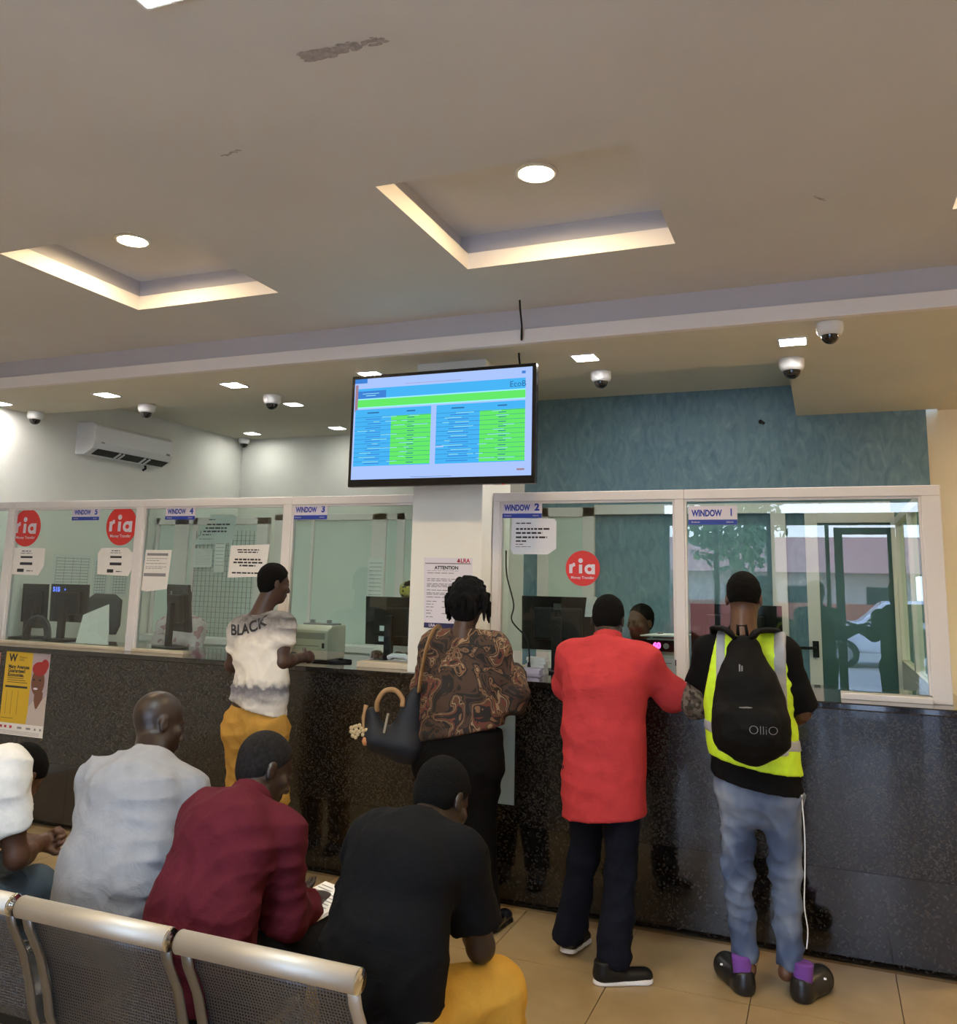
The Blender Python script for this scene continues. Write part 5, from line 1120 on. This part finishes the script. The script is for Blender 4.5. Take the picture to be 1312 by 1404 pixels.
MB().tube([(-.455, -.79, 1.20), (-.43, -.845, 1.235), (-.33, -.862, 1.25), (-.23, -.845, 1.238), (-.20, -.79, 1.20)], .004, 6).build('zipper', M_gray, bp)
MB().cbox((-.415, -.855, 1.2), (.005, .006, .04)).build('pocket_pull', M_gray, bp)

# ------------------------------------------------------------------ seated people on the bench
def seated(label, J, skin, shirt_m, trouser_m, short=None, hair=True, wseed=0, t=.022, hk=None, collar=None, hs=1.0, sl=(.072, .066), w=1.0):
    p, body = mk_person(label, J, skin, hair, h=.0065, hk=hk, hs=hs); n = V(*J['nck']); hc = V(*J['hc']); nd = nrm(hc - n)
    pr = torso(J, t, w, fl=.72, loose=.02)
    pel, wst = V(*J['pel']), V(*J['wst']); up = nrm(wst - pel)
    pr += [cone(wst, pel - up * .06, J.get('wstw', .14) * w + t + .022, J.get('hipw', .155) * w + t + .014, .05, flat=(J['fw'], .74))]
    for k in 'LR':
        if short: pr += sleeve(J, k, sl[0], sl[1] + .006, short)
        else: pr += sleeve(J, k, sl[0], sl[1] - .012)
    s_ = flesh('shirt', pr + [cone(n, hc, .064, .066, .008, op='s')], .009, shirt_m, p, wr=.0085, wseed=wseed, wfreq=1.15, cuts=[(n + nd * .012, nd), (pel - up * .075, -up)])
    if collar: flesh('collar', [cone(n, n + nd * .06, .078, .070, .01), cone(n - nd * .03, n + nd * .12, .063, .063, .006, op='s')], .006, shirt_m, s_, cuts=[(n + nd * .055, nd), (n + nd * .005, -nd)])
    JJ = dict(J); JJ['stand'] = False
    flesh('trousers', trousers(JJ, .024, 1.03), .010, trouser_m, p, wr=.007, wseed=wseed + 1)
    for k in 'LR':
        A = V(*J['a' + k]); shoe(p, (A[0], A[1] - .08, 0), (A[0], A[1] + .2, 0), UPZ, M_black, M_black, h=.009)
    return p, body, s_
# black shirt, phone in the hands
J = dict(fw=(.15, 1, -.4), pel=(-1.18, -2.50, .60), wst=(-1.18, -2.50, .73), chs=(-1.175, -2.41, .91), nck=(-1.165, -2.30, 1.01), hc=(-1.15, -2.185, 1.068), hf=(.28, .8, -.62), hu=(.05, .62, .8),
         sL=(-1.285, -2.36, .965), sR=(-1.025, -2.33, .955), eL=(-1.36, -2.15, .70), wL=(-1.22, -2.03, .69), eR=(-.99, -2.235, .685), wR=(-1.105, -2.03, .695), hdR=(-.55, .8, .1), pnR=(-.5, -.3, .8), cuR=.7, hdL=(.8, .5, 0), pnL=(0, 0, 1), thR=1,
         hL=(-1.31, -2.46, .56), kL=(-1.43, -2.06, .56), aL=(-1.43, -2.04, .10), hR=(-1.12, -2.46, .56), kR=(-.965, -2.17, .545), aR=(-.94, -2.20, .10))
p5, _, _ = seated('man in a black T-shirt and yellow trousers bent over his phone', J, M_skin2, M_blackc, M_khaki2, short=.72, wseed=21, sl=(.076, .074), w=.9)
ph = thing('phone', 'pale lit phone held by the seated man in black', 'phone', (-1.155, -1.955, .72))
PR = Matrix.Translation((-1.155, -1.958, .735)) @ Matrix.Rotation(-.9, 4, 'X'); MB().box((-.036, -.075, -.005), (.036, .075, .0), PR).build('phone_body', M_whitep, ph, bevel=.003); MB().box((-.033, -.07, .0), (.033, .07, .0012), PR).build('phone_screen', emat('phone_glow', (.75, .8, .85), .8), ph)
# maroon shirt, booklet
J = dict(fw=(.15, 1, -.35), pel=(-1.785, -2.52, .60), wst=(-1.78, -2.525, .74), chs=(-1.785, -2.43, .915), nck=(-1.80, -2.31, 1.005), hc=(-1.815, -2.195, 1.095), hf=(.5, .8, -.45), hu=(.1, .5, .9), chw=.160,
         sL=(-1.91, -2.37, .965), sR=(-1.655, -2.31, .925), eL=(-1.97, -2.2, .70), wL=(-1.86, -2.03, .63), eR=(-1.625, -2.31, .685), wR=(-1.655, -2.11, .668), hdR=(-.15, 1, -.05), pnR=(0, 0, -1), cuR=.25, hdL=(.5, .8, 0), pnL=(0, 0, 1), cuL=.3,
         hL=(-1.88, -2.48, .56), kL=(-1.94, -2.08, .545), aL=(-1.94, -2.06, .10), hR=(-1.69, -2.48, .56), kR=(-1.60, -2.09, .545), aR=(-1.59, -2.08, .10))
p6, _, _ = seated('man in a maroon collared shirt reading a booklet on the bench', J, M_skin2, M_maroon, M_blackk, wseed=25, collar=True, hair=False, w=.88)
flesh('hair', hair_prims(J['hc'], J['hf'], J['hu'], 1.0, thick=.004), .006, mat('greying_stubble', (.012, .010, .0095), .85, spec=.15, noise=.5, nscale=90), p6)
bk = thing('booklet', 'open white booklet in the hands of the maroon shirt man', 'booklet', (-1.655, -2.07, .65))
BR_ = Matrix.Translation((-1.655, -2.06, .652)) @ Matrix.Rotation(-.35, 4, 'Z') @ Matrix.Rotation(.18, 4, 'X')
b = MB()
for q in range(4): b.box((-.095 + q * .0015, -.10 + q * .002, q * .0025), (.095 - q * .001, .10, q * .0025 + .002), BR_)
b.build('pages', M_paper, bk)
b = MB()
for q in range(9): b.box((-.08, .075 - q * .017, .0100), (-.02 + .012 * (q % 3), .079 - q * .017, .0104), BR_); b.box((.012, .075 - q * .017, .0100), (.07 - .01 * (q % 2), .079 - q * .017, .0104), BR_)
b.build('print', M_inkg, bk)
# grey T-shirt, bald
J = dict(fw=(.1, 1, -.3), pel=(-2.25, -2.40, .60), wst=(-2.25, -2.385, .755), chs=(-2.275, -2.30, .95), nck=(-2.315, -2.20, 1.055), hc=(-2.385, -2.085, 1.185), hf=(.45, .85, -.28), hu=(-.1, .32, 1), chw=.175, hipw=.165, wstw=.160,
         sL=(-2.45, -2.28, 1.01), sR=(-2.135, -2.22, .985), eL=(-2.52, -2.12, .75), wL=(-2.38, -1.92, .70), eR=(-2.11, -2.10, .74), wR=(-2.25, -1.91, .70),
         hL=(-2.35, -2.36, .56), kL=(-2.40, -1.94, .545), aL=(-2.40, -1.93, .10), hR=(-2.16, -2.36, .56), kR=(-2.12, -1.94, .545), aR=(-2.12, -1.93, .10))
p7, _, _ = seated('bald man in a pale grey T-shirt on the bench', J, M_skin2, M_grayc, M_navyc, short=.75, wseed=29, hair=False, sl=(.078, .078))
# white T-shirt at the left edge
J = dict(fw=(.0, 1, -.5), pel=(-2.97, -2.52, .60), wst=(-2.97, -2.53, .72), chs=(-2.965, -2.43, .88), nck=(-2.97, -2.31, 1.02), hc=(-3.0, -2.155, .945), hf=(0, .6, -.8), hu=(0, .8, .6),
         sL=(-3.13, -2.36, .98), sR=(-2.83, -2.37, 1.02), eL=(-3.2, -2.2, .72), wL=(-3.05, -2.0, .66), eR=(-2.765, -2.335, .725), wR=(-2.90, -2.12, .70), hdR=(.1, 1, .05), pnR=(.8, -.25, .45), cuR=1.45, hdL=(.6, .8, 0), thR=1,
         hL=(-3.07, -2.48, .56), kL=(-3.13, -2.10, .54), aL=(-3.13, -2.08, .10), hR=(-2.87, -2.48, .56), kR=(-2.86, -2.16, .545), aR=(-2.86, -2.12, .10))
p8, _, _ = seated('man in a white T-shirt leaning forward at the left edge', J, M_skin3, M_tee_w, cloth('slate_denim', (.06, .08, .10)), short=.70, wseed=33, sl=(.076, .078))

# ------------------------------------------------------------------ tellers behind the glass
def teller(label, J, skin, shirt_m, wseed, hair=True, hs=.95, hk=None):
    p, b = mk_person(label, J, skin, hair, h=.006 if hair else .008, hs=hs, hk=hk); n = V(*J['nck']); hc = V(*J['hc'])
    s_ = flesh('shirt', torso(J, .018, .95) + sleeve(J, 'L', .066, .05) + sleeve(J, 'R', .066, .05) + [cone(n, hc, .06, .064, .008, op='s')], .010, shirt_m, p, wr=.005, wseed=wseed, cuts=[(n + V(0, 0, .03), (0, 0, 1))])
    JJ = dict(J); JJ['stand'] = False; flesh('trousers', trousers(JJ, .02, 1.0), .012, M_blackk, p)
    return p
def sit_at(x, y, hz, hf, dx=0.0):
    o = dict(fw=(0, -1, 0), pel=(x, y + .08, hz - .64), wst=(x, y + .08, hz - .47), chs=(x, y + .05, hz - .30), nck=(x, y + .03, hz - .145), hc=(x + dx, y, hz), hf=hf, hu=(0, -.15, 1), sL=(x + .165, y + .03, hz - .235), sR=(x - .165, y + .03, hz - .235),
             eL=(x + .22, y - .05, hz - .46), eR=(x - .22, y - .05, hz - .46), wL=(x + .12, y - .27, hz - .40), wR=(x - .12, y - .27, hz - .40),
             hL=(x + .09, y + .06, hz - .66), hR=(x - .09, y + .06, hz - .66), kL=(x + .10, y - .10, hz - 1.0), kR=(x - .10, y - .10, hz - 1.0), aL=(x + .10, y + .05, .09), aR=(x - .10, y + .05, .09))
    return o
J = sit_at(-1.16, 1.03, 1.512, (-.5, -.85, -.10))
J['wR'] = (-1.35, .80, 1.23); J['wL'] = (-1.1, .80, 1.23); J['eR'] = (-1.42, 1.0, 1.1); J['eL'] = (-.95, 1.0, 1.1)
t2 = teller('woman teller with short black hair looking down behind window two', J, M_skin3, M_blackc, 41, hk=dict(front=.042, thick=.004)); eyes(J['hc'], J['hf'], J['hu'], t2, .95)
J = sit_at(-2.88, 1.05, 1.625, (.1, -1, -.35)); t3 = teller('teller in a yellow patterned headband behind the monitor in window three', J, M_skin3, M_tee_w, 43)
for k in ('wL', 'wR'): pass
hf, hr, hu = frame(J['hf'], J['hu']); hc = V(*J['hc'])
flesh('headband', [ell(hc - hf * .014 + hu * .06, (.082, .104, .082), np.stack([hr, hf, hu], 1), .01)], .006, ramp_mat('yellow_print_headband', [(.0, (.03, .03, .02)), (.44, (.42, .36, .06)), (.58, (.25, .30, .22)), (.66, (.45, .38, .05))], 30, .8, constant=True), t3, cuts=[(hc + hu * .105, hu), (hc + hu * .035, -hu)])
J = sit_at(-5.08, 1.12, 1.545, (.1, -1, -.3)); t4 = teller('teller in a pink plaid shirt half hidden by the monitor in window four', J, M_skin, ramp_mat('pink_plaid_cloth', [(.0, (.50, .44, .44)), (.5, (.34, .18, .20)), (.75, (.55, .48, .48))], 26, .85, tex='voronoi', constant=True), 47)

# ------------------------------------------------------------------ two people near the entrance, seen only mirrored in window one
def stander(label, x, y, side, shirt_m):
    J = dict(fw=(0, 1, 0), pel=(x, y, .96), wst=(x, y, 1.13), chs=(x, y, 1.34), nck=(x, y - .02, 1.55), hc=(x, y + .03, 1.73), hf=(side * .7, .7, -.1), hu=UPZ, sL=(x - .17, y, 1.46), sR=(x + .17, y, 1.46),
             hL=(x - .09, y, .92), kL=(x - .10, y + .02, .50), aL=(x - .10, y - .02, .09), hR=(x + .09, y, .92), kR=(x + .10, y + .02, .50), aR=(x + .10, y - .02, .09))
    a = 'R' if side > 0 else 'L'; o = 'L' if side > 0 else 'R'
    J['e' + a] = (x + side * .24, y + .06, 1.26); J['w' + a] = (x + side * .30, y + .10 + .18 * (side > 0) * 0, 1.33 + 0); J['w' + a] = (x + side * .43, y + .12, 1.36)
    J['e' + o] = (x - side * .24, y + .02, 1.22); J['w' + o] = (x - side * .20, y + .2, 1.05)
    p, _ = mk_person(label, J, M_skin, True, h=.012); 
    flesh('shirt', torso(J, .02) + sleeve(J, 'L', .07, .055) + sleeve(J, 'R', .07, .055), .014, shirt_m, p, wr=.005); flesh('trousers', trousers(J, .02), .014, M_navyc, p)
    for q in (-.10, .10): shoe(p, (x + q, y - .1, 0), (x + q, y + .2, 0), UPZ, M_black, M_black, h=.012)
stander('dark figure reaching right, mirrored in the left of the booth door', -.10, -5.45, 1, M_blackk)
stander('dark figure reaching left, mirrored in the right of the booth door', .72, -5.65, -1, M_navyc)
